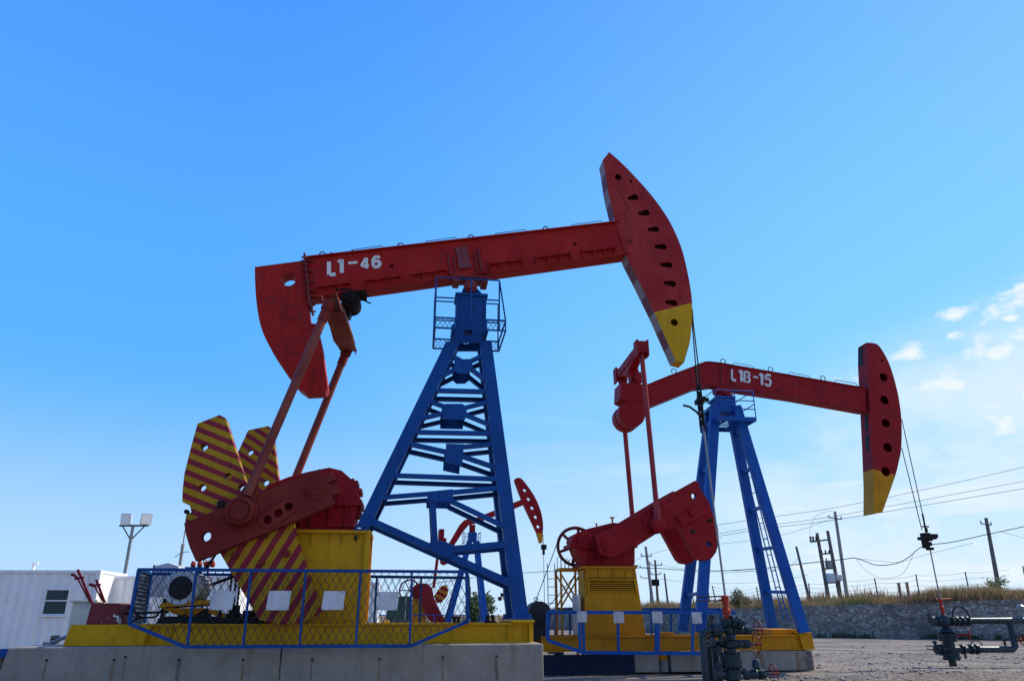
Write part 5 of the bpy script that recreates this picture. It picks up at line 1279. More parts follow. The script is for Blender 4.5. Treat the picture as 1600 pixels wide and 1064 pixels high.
bm = B(); cyl(bm, (U, 0, zC-.12), (U, 0, zC+.11), .205, 28)
for z_ in (-.09, .0, .09): cyl(bm, (U, 0, zC+z_-.012), (U, 0, zC+z_+.012), .222, 28)
for k in range(12): a_ = k*math.pi/6; cyl(bm, (U+.18*math.cos(a_), .18*math.sin(a_), zC-.16), (U+.18*math.cos(a_), .18*math.sin(a_), zC+.15), .018, 6)
obj('flange_spool', bm, WELL, W1, smooth=True)
bm = B(); cyl(bm, (U, 0, 0), (U, 0, zC-.12), .115, 20); lathe(bm, (U, 0, zD), [(.115, -.13), (.165, -.09), (.165, .09), (.115, .13)], n=22); flange(bm, (U, 0, .12), Zx, .25, .14, 12)
obj('casing_head', bm, WELL, W1, smooth=True)
gate_valve(W1, (U+.27, 0, zA), X, .26, .068, (1, 0, 0), stem=.36, wr=.19)
gate_valve(W1, (U+.22, -.02, zB_), X, .24, .065, (1, 0, 0), stem=.33, wr=.19)
gate_valve(W1, (U+.45, 0, zD), X, .30, .08, (1, 0, 0), stem=.40, wr=.19)
bm = B()
def vpipe(x, y, r, ztop):
    tube(bm, [(x, y, -.05), (x, y, ztop-.14), (x+.04, y, ztop-.04), (x+.14, y, ztop)], r, 14)
xl = F.P(1098, 1000, -.1).x
vpipe(xl, -.1, .075, zA); tube(bm, [(xl+.12, -.1, zA), (U-.1, 0, zA)], .065, 14)
xl2 = F.P(1109, 1030, .15).x; tube(bm, [(xl2, .2, -.05), (xl2, .2, zB_-.1), (xl2+.1, .15, zB_), (U-.1, 0, zB_)], .07, 12)
xl3 = F.P(1120, 1030, .3).x; tube(bm, [(xl3, .35, -.05), (xl3, .35, zB_-.1)], .07, 12)
tube(bm, [(U-.15, 0, zD), (xl2+.1, 0, zD)], .09, 12); cyl(bm, (xl2+.0, 0, zD), (xl2+.14, 0, zD), .14, 16)
obj('flow_pipe', bm, WELL, W1, smooth=True)
bm = B()
for x_, z_ in ((xl+.35, zA), (xl+.20, zA-.22), (U-.33, zA), (U+.1, zA+.17), (U+.22, zA+.15)): bm = B(); flange(bm, (x_, -.05, z_), X, .13, .08, 6); obj('pipe_flange', bm, WELL, W1, smooth=True)
for x_, z_ in ((U-.42, zA+.1), (U-.2, zB_+.1), (U+.12, zD+.2), (U-.3, zD+.15), (U-.28, zB_-.12)): bm = B(); cyl(bm, (x_, -.06, z_-.1), (x_, -.06, z_+.1), .04, 10); cyl(bm, (x_-.06, -.06, z_+.02), (x_+.08, -.06, z_+.02), .03, 8); obj('fitting', bm, WELL, W1, smooth=True)
bm = B()
cyl(bm, (U+.12, -.02, zA+.16), (U+.34, -.02, zA+.16), .07, 12); lathe(bm, (U+.48, -.1, zD+.22), [(.05, -.12), (.08, -.1), (.08, .02), (.05, .06)], n=12)
obj('fitting', bm, WELL, W1, smooth=True)
bm = B(); gp = F.P(1111, 964, -.05); cyl(bm, (gp.x, -.11, gp.z), (gp.x, -.06, gp.z), .05, 16); cyl(bm, (gp.x, -.08, zA), (gp.x, -.08, gp.z), .012, 6); obj('pressure_gauge', bm, RUBBER, W1)
F = F2
U = WL2.x
W2h = thing('wellhead', 'wellhead with long dark blue piping standing on open gravel at right', 'wellhead', F, (U, 0, 0), 'wellheads under the pumps')
zs, z0_, zm_, zf_, zl_ = F.P(1468, 935, 0).z, F.P(1476, 962, 0).z, F.P(1480, 970, 0).z, F.P(1483, 1000, 0).z, F.P(1487, 1014, 0).z
bm = B(); lathe(bm, (U, 0, z0_-.05), [(.08, 0), (.08, .08), (.055, .10), (.055, .25), (.075, .26), (.075, .34), (.045, .36), (.045, zs-z0_-.05), (.07, zs-z0_-.03), (.07, zs-z0_+.03)], n=12); cyl(bm, (U-.15, 0, zs-.02), (U+.35, 0, zs-.0), .02, 6); obj('stuffing_box', bm, VRED, W2h, smooth=True)
bm = B(); lathe(bm, (U, 0, zm_), [(.10, -.22), (.16, -.14), (.16, .12), (.10, .2)], n=16); cyl(bm, (U, 0, zf_+.2), (U, 0, zm_), .12, 14)
lathe(bm, (U, 0, zf_), [(.15, .38), (.21, .34), (.23, .26), (.16, .22)], n=18); flange(bm, (U, 0, zf_+.10), Zx, .29, .20, 12); cyl(bm, (U, 0, zl_-.25), (U, 0, zf_), .17, 20)
flange(bm, (U, 0, zl_-.20), Zx, .26, .18, 12); cyl(bm, (U, 0, 0), (U, 0, zl_-.2), .115, 18)
obj('tree_body', bm, WELL, W2h, smooth=True)
bm = B(); ur = F.P(1640, 970, 0).x; zr_ = F.P(1600, 969, 0).z; ue = F.P(1584, 1000, 0).x
cyl(bm, (U-.45, 0, zm_), (ur, 0, zr_), .105, 14); ue2 = ue
tube(bm, [(U-.5, 0, zl_), (ue-.12, 0, zl_-.02), (ue, 0, zl_+.06), (ue, 0, zm_-.04)], .105, 14)
cyl(bm, (ur-.6, 0, 0), (ur-.6, 0, zr_), .09, 12)
obj('flow_pipe', bm, WELL, W2h, smooth=True)
bm = B()
for x_, z_ in ((U-.42, zm_), (U-.22, zm_), (U+.25, zm_), (U+.42, zm_), (U+.62, zm_), (U+.82, zm_), (U-.45, zl_), (U-.3, zl_), (U+.45, zl_), (U+.75, zl_), (U+.95, zl_)): bm = B(); flange(bm, (x_, 0, z_), X, .158, .07, 6); obj('pipe_flange', bm, WELL, W2h, smooth=True)
for x_, z_ in ((U-.55, zm_+.08), (U-.5, zl_+.1), (ue-.35, zl_+.16), (U+.5, zl_-.16)): bm = B(); cyl(bm, (x_, 0, z_-.12), (x_, 0, z_+.14), .035, 8); cyl(bm, (x_, -.06, z_+.12), (x_, .06, z_+.12), .05, 8); obj('fitting', bm, WELL, W2h, smooth=True)
bm = B(); tube(bm, [(U+.2+.62*(1-math.cos(R(a)))*.5, -.15, zm_+.05+.42*math.sin(R(a))) for a in range(0, 181, 15)], .03, 6)
tube(bm, [(U+.05, -.2, zm_-.3), (U-.5, -.25, zm_-.75), (U-1.0, -.25, zl_+.12), (U-.95, -.2, zl_+.02), (U-.5, -.1, zl_)], .018, 6)
tube(bm, [(U+.7+.2*(1-math.cos(R(a)))*.5*2, -.1, zl_+.1+.16*math.sin(R(a))) for a in range(0, 181, 20)], .018, 6)
islands('hose', bm, RUBBER, W2h, smooth=True)
bm = B(); handwheel(bm, (U+.58, -.28, zm_-.42), (.7, -.6, 0), .2, .016); cyl(bm, (U+.1, 0, zm_-.42), (U+.58, -.28, zm_-.42), .04, 8); obj('handwheel', bm, WHEEL, W2h, smooth=True)
bm = B(); handwheel(bm, (ue+.22, -.1, zm_-.6), (1, -.2, 0), .15, .016); cyl(bm, (ue, 0, zm_-.6), (ue+.22, -.1, zm_-.6), .04, 8); obj('handwheel', bm, WHEEL, W2h, smooth=True)
bm = B(); q = F.P(1596, 953, 0); lathe(bm, (q.x, 0, zr_), [(.04, 0), (.04, .3), (.12, .32), (.12, .45), (.05, .5)], n=12); obj('pressure_gauge', bm, STEEL, W2h)

# ------------------------------------------------------------------ far pump unit 3
F3 = Frame(66.0, R(7.5)); F = F3
P3 = thing('pump_jack', 'small distant red pump jack seen through the legs of the blue lattice tower', 'pump jack', F, (F.P(720, 968, 0).x, 0, 0), 'oil well pump jacks')
def z3(x, y): return (640+x/4.254, 730+y/4.254)
def tr(pts, w): return pxs(F, [z3(*p) for p in pts], w)
hd3 = smooth_pts([(700, 76), (735, 68), (775, 110), (830, 190), (870, 280), (888, 370), (886, 430), (883, 500)], 2)+[(865, 500), (845, 430), (765, 260), (740, 200), (698, 88)]
hl = [circ((c.x, c.z), .16, 14) for c in (F.P(*z3(*p), -.3) for p in ((767, 150), (792, 209), (816, 268), (839, 328), (856, 392)))]
bm = B(); prism(bm, tr(hd3, -.3), -.3, .3, hl); y0 = F.P(*z3(845, 435), -.3); cut_mat(bm, y0, (0, 0, -1), 1); obj('horse_head', bm, [RED2, YEL2], P3, bevel=.02)
bm = B(); prism(bm, tr([(765, 205), (765, 245), (630, 300), (440, 370), (395, 380), (360, 420), (270, 560), (250, 640), (225, 650), (203, 635), (203, 600), (240, 540), (330, 385), (360, 352), (400, 338), (440, 335), (620, 262)], -.25), -.25, .25); obj('walking_beam', bm, RED2, P3, bevel=.02)
gz3 = 0.0
for a_, c_, wt_, wb_ in (((402, 490), (255, 1040), -.3, -1.2), ((446, 490), (508, 1045), -.3, -1.2), ((398, 490), (240, 1035), .3, 1.2), ((440, 490), (490, 1040), .3, 1.2)):
    p0, p1 = F.P(*z3(*a_), wt_), F.P(*z3(*c_), wb_); p1 = p0+(p1-p0)*(p0.z/(p0.z-p1.z)); bm = B(); beam(bm, p0, p1, .3, .42); obj('leg', bm, BLU2, P3)
bm = B(); a_, c_ = F.P(*z3(392, 430), -.4), F.P(*z3(446, 492), -.4); box(bm, a_.x, c_.x, -.4, .4, c_.z, a_.z); obj('tower_head', bm, BLU2, P3)
bm = B(); a_, c_ = F.P(*z3(400, 380), -.3), F.P(*z3(436, 430), -.3); box(bm, a_.x, c_.x, -.3, .3, c_.z, a_.z); obj('saddle_bearing', bm, RED2, P3)
bm = B(); a_, c_ = F.P(*z3(363, 428), -.9), F.P(*z3(470, 495), -.9)
for s in (-.9, .9):
    for z_ in (0, .4, .8): z__ = c_.z+(a_.z-c_.z)*z_; tube(bm, [(a_.x, s, z__), (c_.x, s, z__)], .035, 4)
    for k in range(4): x_ = a_.x+(c_.x-a_.x)*k/3; tube(bm, [(x_, s, c_.z), (x_, s, a_.z)], .03, 4)
for x_ in (a_.x, c_.x): tube(bm, [(x_, -.9, c_.z), (x_, .9, c_.z)], .04, 4); tube(bm, [(x_, -.9, a_.z), (x_, .9, a_.z)], .035, 4)
obj('platform', bm, BLU, P3)
for s, dx in ((-1, 0), (1, 3)):
    bm = B(); tube(bm, [F.P(*z3(205+dx, 440), s*1.1), F.P(*z3(158+dx, 800), s*1.1)], .11, 8); obj('pitman_rod', bm, RED2, P3)
bm = B(); q = F.P(*z3(207, 455), 0); box(bm, q.x-.2, q.x+.25, -1.25, 1.25, q.z-.25, q.z+.45); box(bm, q.x-.1, q.x+.5, -.2, .2, q.z-1.6, q.z-.2); obj('equalizer_beam', bm, RED2, P3)
for s in (-1, 1):
    a0, a1 = sorted((s*.95, s*1.2)); bm = B(); prism(bm, tr([(60, 790), (130, 775), (175, 900), (230, 1010), (240, 1050), (170, 1060), (110, 980), (60, 870)], -1.2), a0, a1); obj('crank', bm, RED2, P3)
    a0, a1 = sorted((s*.65, s*.93)); bm = B(); prism(bm, tr([(165, 850), (215, 785), (245, 780), (257, 810), (252, 850), (215, 895), (185, 900)], -.93), a0, a1); stripes(bm, (0, 0, 0), (.5, 0, 1), .5, .5, 1); obj('counterweight', bm, [YEL2, RED2], P3)
bm = B(); prism(bm, tr([(20, 870), (15, 800), (50, 770), (110, 770), (150, 800), (165, 880)], -.6), -.6, .6); obj('gearbox', bm, RED2, P3)
bm = B(); a_, c_ = F.P(*z3(18, 872), -.7), F.P(*z3(110, 872), -.7); box(bm, a_.x, c_.x, -.7, .7, .8, a_.z); obj('gearbox_pier', bm, YEL2, P3)
bm = B(); c_ = F.P(640, 922, .9); tube(bm, [(c_.x+.85*math.cos(R(k*15)), .9, c_.z+.85*math.sin(R(k*15))) for k in range(24)], .07, 5, closed=True)
for k in range(6): tube(bm, [(c_.x, .9, c_.z), (c_.x+.85*math.cos(k*1.047), .9, c_.z+.85*math.sin(k*1.047))], .05, 4)
obj('belt_wheel', bm, MAROON, P3)
bm = B(); a_ = F.P(600, 970, 0).x; c_ = F.P(765, 970, 0).x; box(bm, a_, c_, -1.3, 1.3, .3, .8); obj('base_frame', bm, YEL2, P3)
bm = B(); box(bm, a_, c_, -1.5, 1.5, 0, .3); obj('base_slab', bm, CONC, P3)
bm = B(); a_ = F.P(*z3(886, 440), 0); c_ = F.P(*z3(890, 525), 0); d_ = F.P(*z3(900, 960), 0); tube(bm, [a_, c_], .03, 4); tube(bm, [c_, (c_.x, 0, 1.3)], .03, 4); box(bm, c_.x-.2, c_.x+.25, -.2, .2, c_.z-.25, c_.z+.15); box(bm, c_.x-.1, c_.x+.1, -.1, .1, c_.z-.7, c_.z-.2); obj('polished_rod', bm, DARK, P3)
bm = B()
for s in (-2,):
    for z_ in (.9, 1.6): tube(bm, [(F.P(560, 970, s).x, s, z_), (F.P(735, 970, s).x, s, z_)], .05, 4)
    for k in range(9): x_ = F.P(560, 970, s).x+k*1.2; tube(bm, [(x_, s, .2), (x_, s, 1.65)], .045, 4)
obj('guard_rail', bm, BLU2, P3)
bm = B()
for k in range(16):
    x_ = F.P(592+k*7.5, 970, -2.6).x; h_ = .4+random.random()*.5; box(bm, x_, x_+.3+random.random()*.3, -2.9, -2.4, 0, h_) if k % 2 else cyl(bm, (x_, -2.6, 0), (x_, -2.6, h_+.3), .12, 8)
tag(obj('spare_fittings', bm, STEEL, None, F), 'loose row of grey fittings on the ground before the distant pump jack', 'fittings', kind='stuff')

# cabins and tanks of the yard between
def simple_cabin(name, label, cat, x0, x1, yt, D, depth, mat, zbase=0, group=None):
    fr = Frame(D, R(7.5)); a_, c_ = fr.P(x0, yt, 0), fr.P(x1, yt, 0)
    T_ = thing(name, label, cat, fr, ((a_.x+c_.x)/2, 0, zbase), group)
    bm = B(); n_ = max(3, int((c_.x-a_.x)/.3)); xs = []
    for k in range(n_):
        x_ = a_.x+(c_.x-a_.x)*k/n_; d_ = (c_.x-a_.x)/n_; xs += [(x_, 0), (x_+d_*.3, 0), (x_+d_*.5, .035), (x_+d_*.8, .035)]
    xs += [(c_.x, 0)]; z0_, z1_ = zbase+.15, a_.z-.1
    for i in range(len(xs)-1): addv(bm, [(xs[i][0], xs[i][1], z0_), (xs[i+1][0], xs[i+1][1], z0_), (xs[i+1][0], xs[i+1][1], z1_), (xs[i][0], xs[i][1], z1_)], [(0, 1, 2, 3)])
    bmesh.ops.remove_doubles(bm, verts=bm.verts[:], dist=1e-4)
    box(bm, a_.x, c_.x, .04, depth, z0_, z1_)
    obj('corrugated_shell', bm, mat, T_, label=None)
    bm = B(); box(bm, a_.x-.02, c_.x+.02, -.03, .10, a_.z-.10, a_.z); box(bm, a_.x-.02, c_.x+.02, depth-.1, depth+.02, a_.z-.10, a_.z)
    box(bm, c_.x-.08, c_.x+.022, .101, depth-.101, a_.z-.10, a_.z-.001); box(bm, a_.x-.02, a_.x+.08, .101, depth-.101, a_.z-.10, a_.z-.001); box(bm, a_.x+.081, c_.x-.081, .101, depth-.101, a_.z-.06, a_.z-.02)
    for x_ in (a_.x-.02, c_.x-.10): box(bm, x_, x_+.12, -.03, -.001, zbase+.15, a_.z-.101)
    for x_ in (c_.x+.001,): box(bm, x_, x_+.03, -.03, .12, zbase+.15, a_.z-.101); box(bm, x_, x_+.03, depth-.12, depth, zbase+.15, a_.z-.101)
    obj('frame_rail', bm, mat, T_, bevel=.01)
    for x_ in (a_.x-.03, c_.x-.12):
        for y_ in (-.04, depth-.12): bm = B(); box(bm, x_, x_+.16, y_, y_+.17, a_.z-.13, a_.z+.012); obj('corner_casting', bm, mat, T_, bevel=.015)
    bm = B(); tube(bm, [(c_.x-.3, -.035, a_.z-.1), (c_.x-.3, -.035, z0_+.1)], .014, 6); obj('drain_pipe', bm, GREYP, T_)
    return T_, fr, a_, c_
CWH = paint('container_white', (.86, .86, .85), (.80, .80, .80), .08, .45, .18, (.25, .13, .08), scale=.8)
T1, fr1, a1, c1 = simple_cabin('cabin_container', 'white corrugated cabin container with a two-pane window, at far left', 'container', -420, 157.5, 888, 28, 2.45, CWH, .45, 'white site containers')
a_, c_ = fr1.P(75.5, 919.5, -.02), fr1.P(112, 919.5, -.02); b_ = fr1.P(70, 961, -.02); zt_, zb2 = a_.z, b_.z; u0, u1 = a_.x-.06, c_.x-.02
bm = B(); t_ = .045
box(bm, u0, u1, -.05, -.005, zt_-t_, zt_); box(bm, u0, u1, -.05, -.005, zb2, zb2+t_); box(bm, u0, u0+t_, -.05, -.005, zb2+t_, zt_-t_); box(bm, u1-t_, u1, -.05, -.005, zb2+t_, zt_-t_)
box(bm, u0+t_, u1-t_, -.045, -.008, zt_-.40, zt_-.36); box(bm, u0-.08, u1+.06, -.07, -.01, zb2-.05, zb2-.002)
WN = obj('window', bm, CWH, T1, bevel=.015)
bm = B(); box(bm, u0+t_, u1-t_, -.028, -.022, zb2+t_, zt_-.40); box(bm, u0+t_, u1-t_, -.024, -.018, zt_-.36, zt_-t_); obj('pane', bm, GLASS, WN)
bm = B(); v0, v1 = fr1.P(80, 992, -.02), fr1.P(91, 1004, -.02)
for k in range(5): z_ = v1.z+(v0.z-v1.z)*k/5; box(bm, v0.x, v1.x, -.04, -.005, z_, z_+.03)
obj('vent', bm, DARK, T1)
bm = B(); s0 = fr1.P(40, 1002, 0); box(bm, a1.x-.01, c1.x+.01, -.035, .05, .35, .60); obj('bottom_rail', bm, BLU, T1)
bm = B()
for k in range(8): x_ = c1.x-.4-k*2.6; box(bm, x_, x_+.4, .1, 2.2, 0, .45)
obj('support_block', bm, CONC, T1)
bm = B(); q = fr1.P(52, 887, .6); cyl(bm, (q.x, .6, a1.z-.05), (q.x, .6, a1.z+.28), .06, 10); cyl(bm, (q.x, .6, a1.z+.22), (q.x+.12, .6, a1.z+.26), .04, 8); obj('roof_vent', bm, CWH, T1)
T2, fr2, a2, c2 = simple_cabin('cabin_container', 'second white container right behind, its plain side half hidden by the blue mesh', 'container', 177, 377, 899.5, 29.4, 2.4, CWH, .1, 'white site containers')
T3, _, _, _ = simple_cabin('cabin_container', 'small pale cabin visible through mesh just right of the yellow pier', 'container', 500, 592, 909, 42, 2.4, CWH, .1, 'white site containers')
simple_cabin('skid_tank', 'dark green box tank beyond the fence left of the distant pump', 'tank', 606, 642, 931, 50, 2.2, GREEN, .9)
F = Frame(49, R(7.5)); bm = B(); a_, c_ = F.P(604, 960, 0), F.P(643, 960, 0)
box(bm, a_.x, c_.x, -.2, 2.2, .62, .82); box(bm, a_.x+.2, c_.x-.2, 0, 2, .3, .6)
for k in range(3): x_ = a_.x+.3+k*.6; cyl(bm, (x_, -.1, .3), (x_, .1, .3), .3, 14)
tag(obj('flat_trailer', bm, BEIGE, None, F), 'cream flatbed trailer carrying the dark green tank', 'trailer')
F = Frame(46, R(7.5)); bm = B(); a_ = F.P(593, 960, 0)
box(bm, a_.x, a_.x+.9, 0, .8, 0, .35); cyl(bm, (a_.x+.3, .4, .35), (a_.x+.3, .4, 1.3), .12, 10); tube(bm, [(a_.x, .4, .9), (a_.x+.5, .4, 1.3), (a_.x+.9, .4, .4)], .07, 8); box(bm, a_.x+.45, a_.x+.7, .1, .6, .35, .9)
tag(obj('hand_pump', bm, YEL, None, F), 'yellow machine on a small skid beside the pale cabin', 'machine')

# cabinet and control box behind the near pump
F = F1
C1 = thing('control_cabinet', 'beige upright cabinet standing behind the red lever box', 'cabinet', F, (F.P(139, 976, 2).x, 2, 0))
bm = B(); a_, c_ = F.P(124, 937, 1.8), F.P(157, 937, 1.8); box(bm, a_.x-.12, c_.x-.1, 1.8, 2.3, .1, a_.z-.05); obj('cabinet_body', bm, BEIGE, C1, bevel=.01)
bm = B(); box(bm, a_.x-.17, c_.x-.04, 1.75, 2.35, a_.z-.048, a_.z); obj('cabinet_roof', bm, BEIGE, C1, bevel=.01)
bm = B(); box(bm, a_.x-.02, c_.x-.16, 1.78, 1.795, .3, a_.z-.14); obj('cabinet_door', bm, BEIGE, C1)
bm = B(); p = F.P(130, 946, 1.77); box(bm, p.x-.06, p.x+.06, 1.77, 1.779, p.z-.05, p.z+.05); obj('label_plate', bm, SIGNW, C1)
C4 = thing('control_box', 'grey control box with pitched roof on a post behind the near motor', 'control box', F, (F.P(260, 933, 1.9).x, 2, 0))
bm = B(); a_, c_, e_ = F.P(241.5, 884, 1.8), F.P(279, 884, 1.8), F.P(260, 932, 1.8); ap = F.P(263, 879, 1.8)
hexa(bm, [(a_.x, 1.8, e_.z), (c_.x, 1.8, e_.z-.02), (c_.x, 1.8, c_.z), (ap.x, 1.8, ap.z), (a_.x, 1.8, a_.z)], [(a_.x, 2.3, e_.z), (c_.x, 2.3, e_.z-.02), (c_.x, 2.3, c_.z), (ap.x, 2.3, ap.z), (a_.x, 2.3, a_.z)]); obj('box_body', bm, GREYP, C4, bevel=.006)
bm = B(); m_ = (a_.x+c_.x)/2; box(bm, m_-.04, m_+.04, 2.02, 2.1, 0, e_.z-.03); box(bm, a_.x-.03, a_.x-.003, 1.8, 2.3, e_.z, a_.z+.02); obj('post', bm, DARK, C4)
V1 = thing('valve_manifold', 'row of red valves on a raised blue shelf above the guard fence', 'valve manifold', F, (F.P(305, 888, 5).x, 5, 0))
bm = B(); a_, c_ = F.P(291, 886, 5), F.P(321, 886, 5); box(bm, a_.x, c_.x, 4.8, 5.2, a_.z-.06, a_.z)
for x_ in (a_.x+.25, c_.x-.15): box(bm, x_, x_+.08, 4.96, 5.04, 0, a_.z-.06)
obj('shelf', bm, BLU, V1)
for k in range(4):
    bm = B(); x_ = a_.x+.16+k*.16; lathe(bm, (x_, 5, a_.z+.003), [(.035, 0), (.062, .03), (.062, .10), (.03, .15)], n=12); obj('valve', bm, VRED, V1, smooth=True)
bm = B(); q = F.P(326, 877.5, 4.9); handwheel(bm, q, (.3, -1, 0), .12, .014); cyl(bm, q, (q.x-.02, 5.2, q.z-.05), .03, 8); cyl(bm, (q.x, 4.98, a_.z-.3), q, .03, 8); obj('handwheel', bm, VRED, V1)
bm = B(); s0 = F.P(77, 1006, 0.2); s1_ = F.P(104, 994, .2); tube(bm, [s0, s0.lerp(s1_, .6), s1_], .035, 8); tube(bm, [s0, (s0.x-.1, .2, CT+.02)], .04, 8)
tag(obj('tie_rod', bm, STEEL, None, F), 'short grey tie rod leaning at the left end of the yellow skid', 'rod')

# ------------------------------------------------------------------ floodlight mast
def mast(name, label, px0, px1, D, r, mat):
    p1 = WD(*px1, D); p0 = WD(*px0, D); base = Vector((p1.x*.55+p0.x*.45, D, 0))
    T_ = thing(name, label, 'floodlight' if 'flood' in name else 'mast', WORLD, base); bm = B(); tube(bm, [base, (base.x, D, p1.z)], r, 10); obj('pole', bm, mat, T_, smooth=True); return T_, Vector((base.x, D, p1.z))
FL, ft = mast('floodlight_mast', 'twin floodlight mast rising behind the white containers', (195, 896), (208, 821), 33, .07, STEEL)
bm = B(); l_, r_ = WD(187, 820, 33), WD(231.5, 821.5, 33); dz = 0
beam(bm, (l_.x, 33, ft.z), (r_.x, 33, ft.z), .07, .07)
for s, e_ in ((-1, l_), (1, r_)): beam(bm, (ft.x, 33, ft.z-.62), ((e_.x*.75+ft.x*.25), 33, ft.z-.03), .04, .04)
obj('cross_bar', bm, DARK, FL)
for (xa_, ya_, xb_, yb_, tw) in ((191, 803, 207, 819, -.1), (221, 802, 234, 819, .75)):
    q0, q1 = WD(xa_, ya_, 32.8), WD(xb_, yb_, 32.8); cx, cz = (q0.x+q1.x)/2, (q0.z+q1.z)/2; hwid, hh_ = .24, .25
    d_ = Vector((math.sin(tw), -math.cos(tw), -.15)).normalized(); sx = Vector((math.cos(tw), math.sin(tw), 0)); sz = sx.cross(d_)*-1; c_ = Vector((cx, 32.8, cz))
    if sz.z < 0: sz = -sz
    bm = B(); f_ = [c_+d_*.12+sx*a*hwid+sz*b*hh_ for a, b in ((-1, -1), (1, -1), (1, 1), (-1, 1))]; bk = [c_-d_*.12+sx*a*hwid*.6+sz*b*hh_*.6 for a, b in ((-1, -1), (1, -1), (1, 1), (-1, 1))]
    hexa(bm, f_, bk); LH = obj('lamp_housing', bm, GREYP, FL, bevel=.01)
    bm = B(); f2 = [c_+d_*.13+sx*a*hwid*.86+sz*b*hh_*.86 for a, b in ((-1, -1), (1, -1), (1, 1), (-1, 1))]; hexa(bm, f2, [p+d_*.01 for p in f2]); obj('lamp_glass', bm, LGLASS, LH)
    bm = B(); beam(bm, (cx, 32.95, ft.z), (cx, 32.9, cz), .04, .25, Vector((0, 1, 0))); obj('lamp_bracket', bm, DARK, FL)
AN, at_ = mast('radio_mast', 'thin guyed mast beyond the yard, above the near motor', (283, 888), (287.5, 826), 60, .05, CONCP)
bm = B(); z_ = WD(285, 862, 60).z; tube(bm, [(at_.x-.5, 60, z_-.4), (at_.x, 60, z_), (at_.x+.55, 60, z_)], .03, 5); cyl(bm, (at_.x, 60, 0), (at_.x, 60, z_+.6), .13, 8); obj('mast_arm', bm, CONCP, AN)
FL2, f2t = mast('floodlight_mast', 'tiny three-lamp floodlight mast on the horizon inside the blue tower', (797, 952), (797, 926), 120, .09, CONCP)
bm = B(); q0 = WD(778, 934, 120); beam(bm, (q0.x, 120, q0.z), (f2t.x, 120, q0.z), .08, .08); beam(bm, (q0.x+.7, 120, q0.z+1), (f2t.x, 120, q0.z+1), .08, .08); obj('cross_bar', bm, DARK, FL2)
for x, y in ((785, 929), (781, 935), (789.5, 935)):
    bm = B(); q = WD(x, y, 119.8); lathe(bm, q, [(.2, -.3), (.32, -.1), (.32, .2), (.12, .3)], n=10); obj('lamp_housing', bm, DARK, FL2)

# ------------------------------------------------------------------ ground, wall, bank
bm = B()
xs = [-900, -300, -120]+[-60+2*k for k in range(61)]+[120, 300, 900]; ys = [-60, -10]+[0+1.0*k for k in range(70)]+[75, 85, 100, 130, 170, 230, 400, 900, 2500]
G = {}
def gh(x, y):
    h = noise.noise(Vector((x*.13, y*.13, 3)))*.05+noise.noise(Vector((x*.05, y*.9, 13)))*.03+noise.noise(Vector((x*.6, y*.6, 7)))*.022
    return h-.04
for i, x in enumerate(xs):
    for j, y in enumerate(ys): G[i, j] = bm.verts.new((x, y, gh(x, y)))
for i in range(len(xs)-1):
    for j in range(len(ys)-1): bm.faces.new((G[i, j], G[i+1, j], G[i+1, j+1], G[i, j+1]))
g_ = obj('ground', bm, GRAV, keep=True, smooth=True); g_['kind'] = 'structure'
# retaining wall of stone: base line on the ground, top line traced
def col_z(pb, xt, yt):                                   # height of pixel (xt,yt) at the depth of point pb
    return WD(xt, yt, pb.y).z
wl_ = []
for xb, yb, yt in ((842, 981.5, 957.5), (1000, 986.5, 953.5), (1150, 991, 950), (1272, 994.5, 946), (1400, 996, 942.5), (1520, 997.5, 938.5), (1660, 999, 933.5)):
    pb = WZ(xb, yb, 0); wl_.append((pb.x, pb.y, col_z(pb, xb, yt)))
print('wall', [(round(a, 1), round(b, 1), round(c, 2)) for a, b, c in wl_])
bm = B(); seg = []
for i in range(len(wl_)-1):
    n_ = 14
    for k in range(n_ if i < len(wl_)-2 else n_+1):
        t_ = k/n_; seg.append([wl_[i][q]*(1-t_)+wl_[i+1][q]*t_ for q in range(3)])
F_, Bk = [], []
for s in seg:
    c_ = []; 
    for k in range(7):
        z_ = -.1+(s[2]+.1)*k/6; d_ = noise.noise(Vector((s[0]*1.1, z_*1.4, 2)))*.09
        c_.append(bm.verts.new((s[0], s[1]+d_+z_*.03, z_+(noise.noise(Vector((s[0]*.8, 0, 5)))*.06 if k == 6 else 0))))
    F_.append(c_); Bk.append((bm.verts.new((s[0]+.1, s[1]+.5, c_[6].co.z)), bm.verts.new((s[0]+.1, s[1]+.5, -.1))))
for i in range(len(F_)-1):
    for k in range(6): bm.faces.new((F_[i][k], F_[i+1][k], F_[i+1][k+1], F_[i][k+1]))
    bm.faces.new((F_[i][6], F_[i+1][6], Bk[i+1][0], Bk[i][0])); bm.faces.new((Bk[i][0], Bk[i+1][0], Bk[i+1][1], Bk[i][1]))
bm.faces.new([v for v in F_[0]]+[Bk[0][0], Bk[0][1]]); bm.faces.new([v for v in F_[-1]][::-1]+[Bk[-1][1], Bk[-1][0]])
tag(obj('stone_wall', bm, SWALL, None, WORLD, keep=True), 'long low rubble stone retaining wall at the back of the gravel yard', 'stone wall')
# raised ground behind it
bm = B(); rows = []
for s in seg:
    r_ = []
    for dy in (.45, 2, 5, 10, 20, 60): r_.append(bm.verts.new((s[0]+dy*.35, s[1]+dy, s[2]-.10+min(dy, 10)*.03+noise.noise(Vector((s[0]*.2, dy*.3, 1)))*.15)))
    rows.append(r_)
for i in range(len(rows)-1):
    for k in range(5): bm.faces.new((rows[i][k], rows[i+1][k], rows[i+1][k+1], rows[i][k+1]))
t_ = obj('raised_terrain', bm, SOIL, keep=True, smooth=True); t_['kind'] = 'structure'
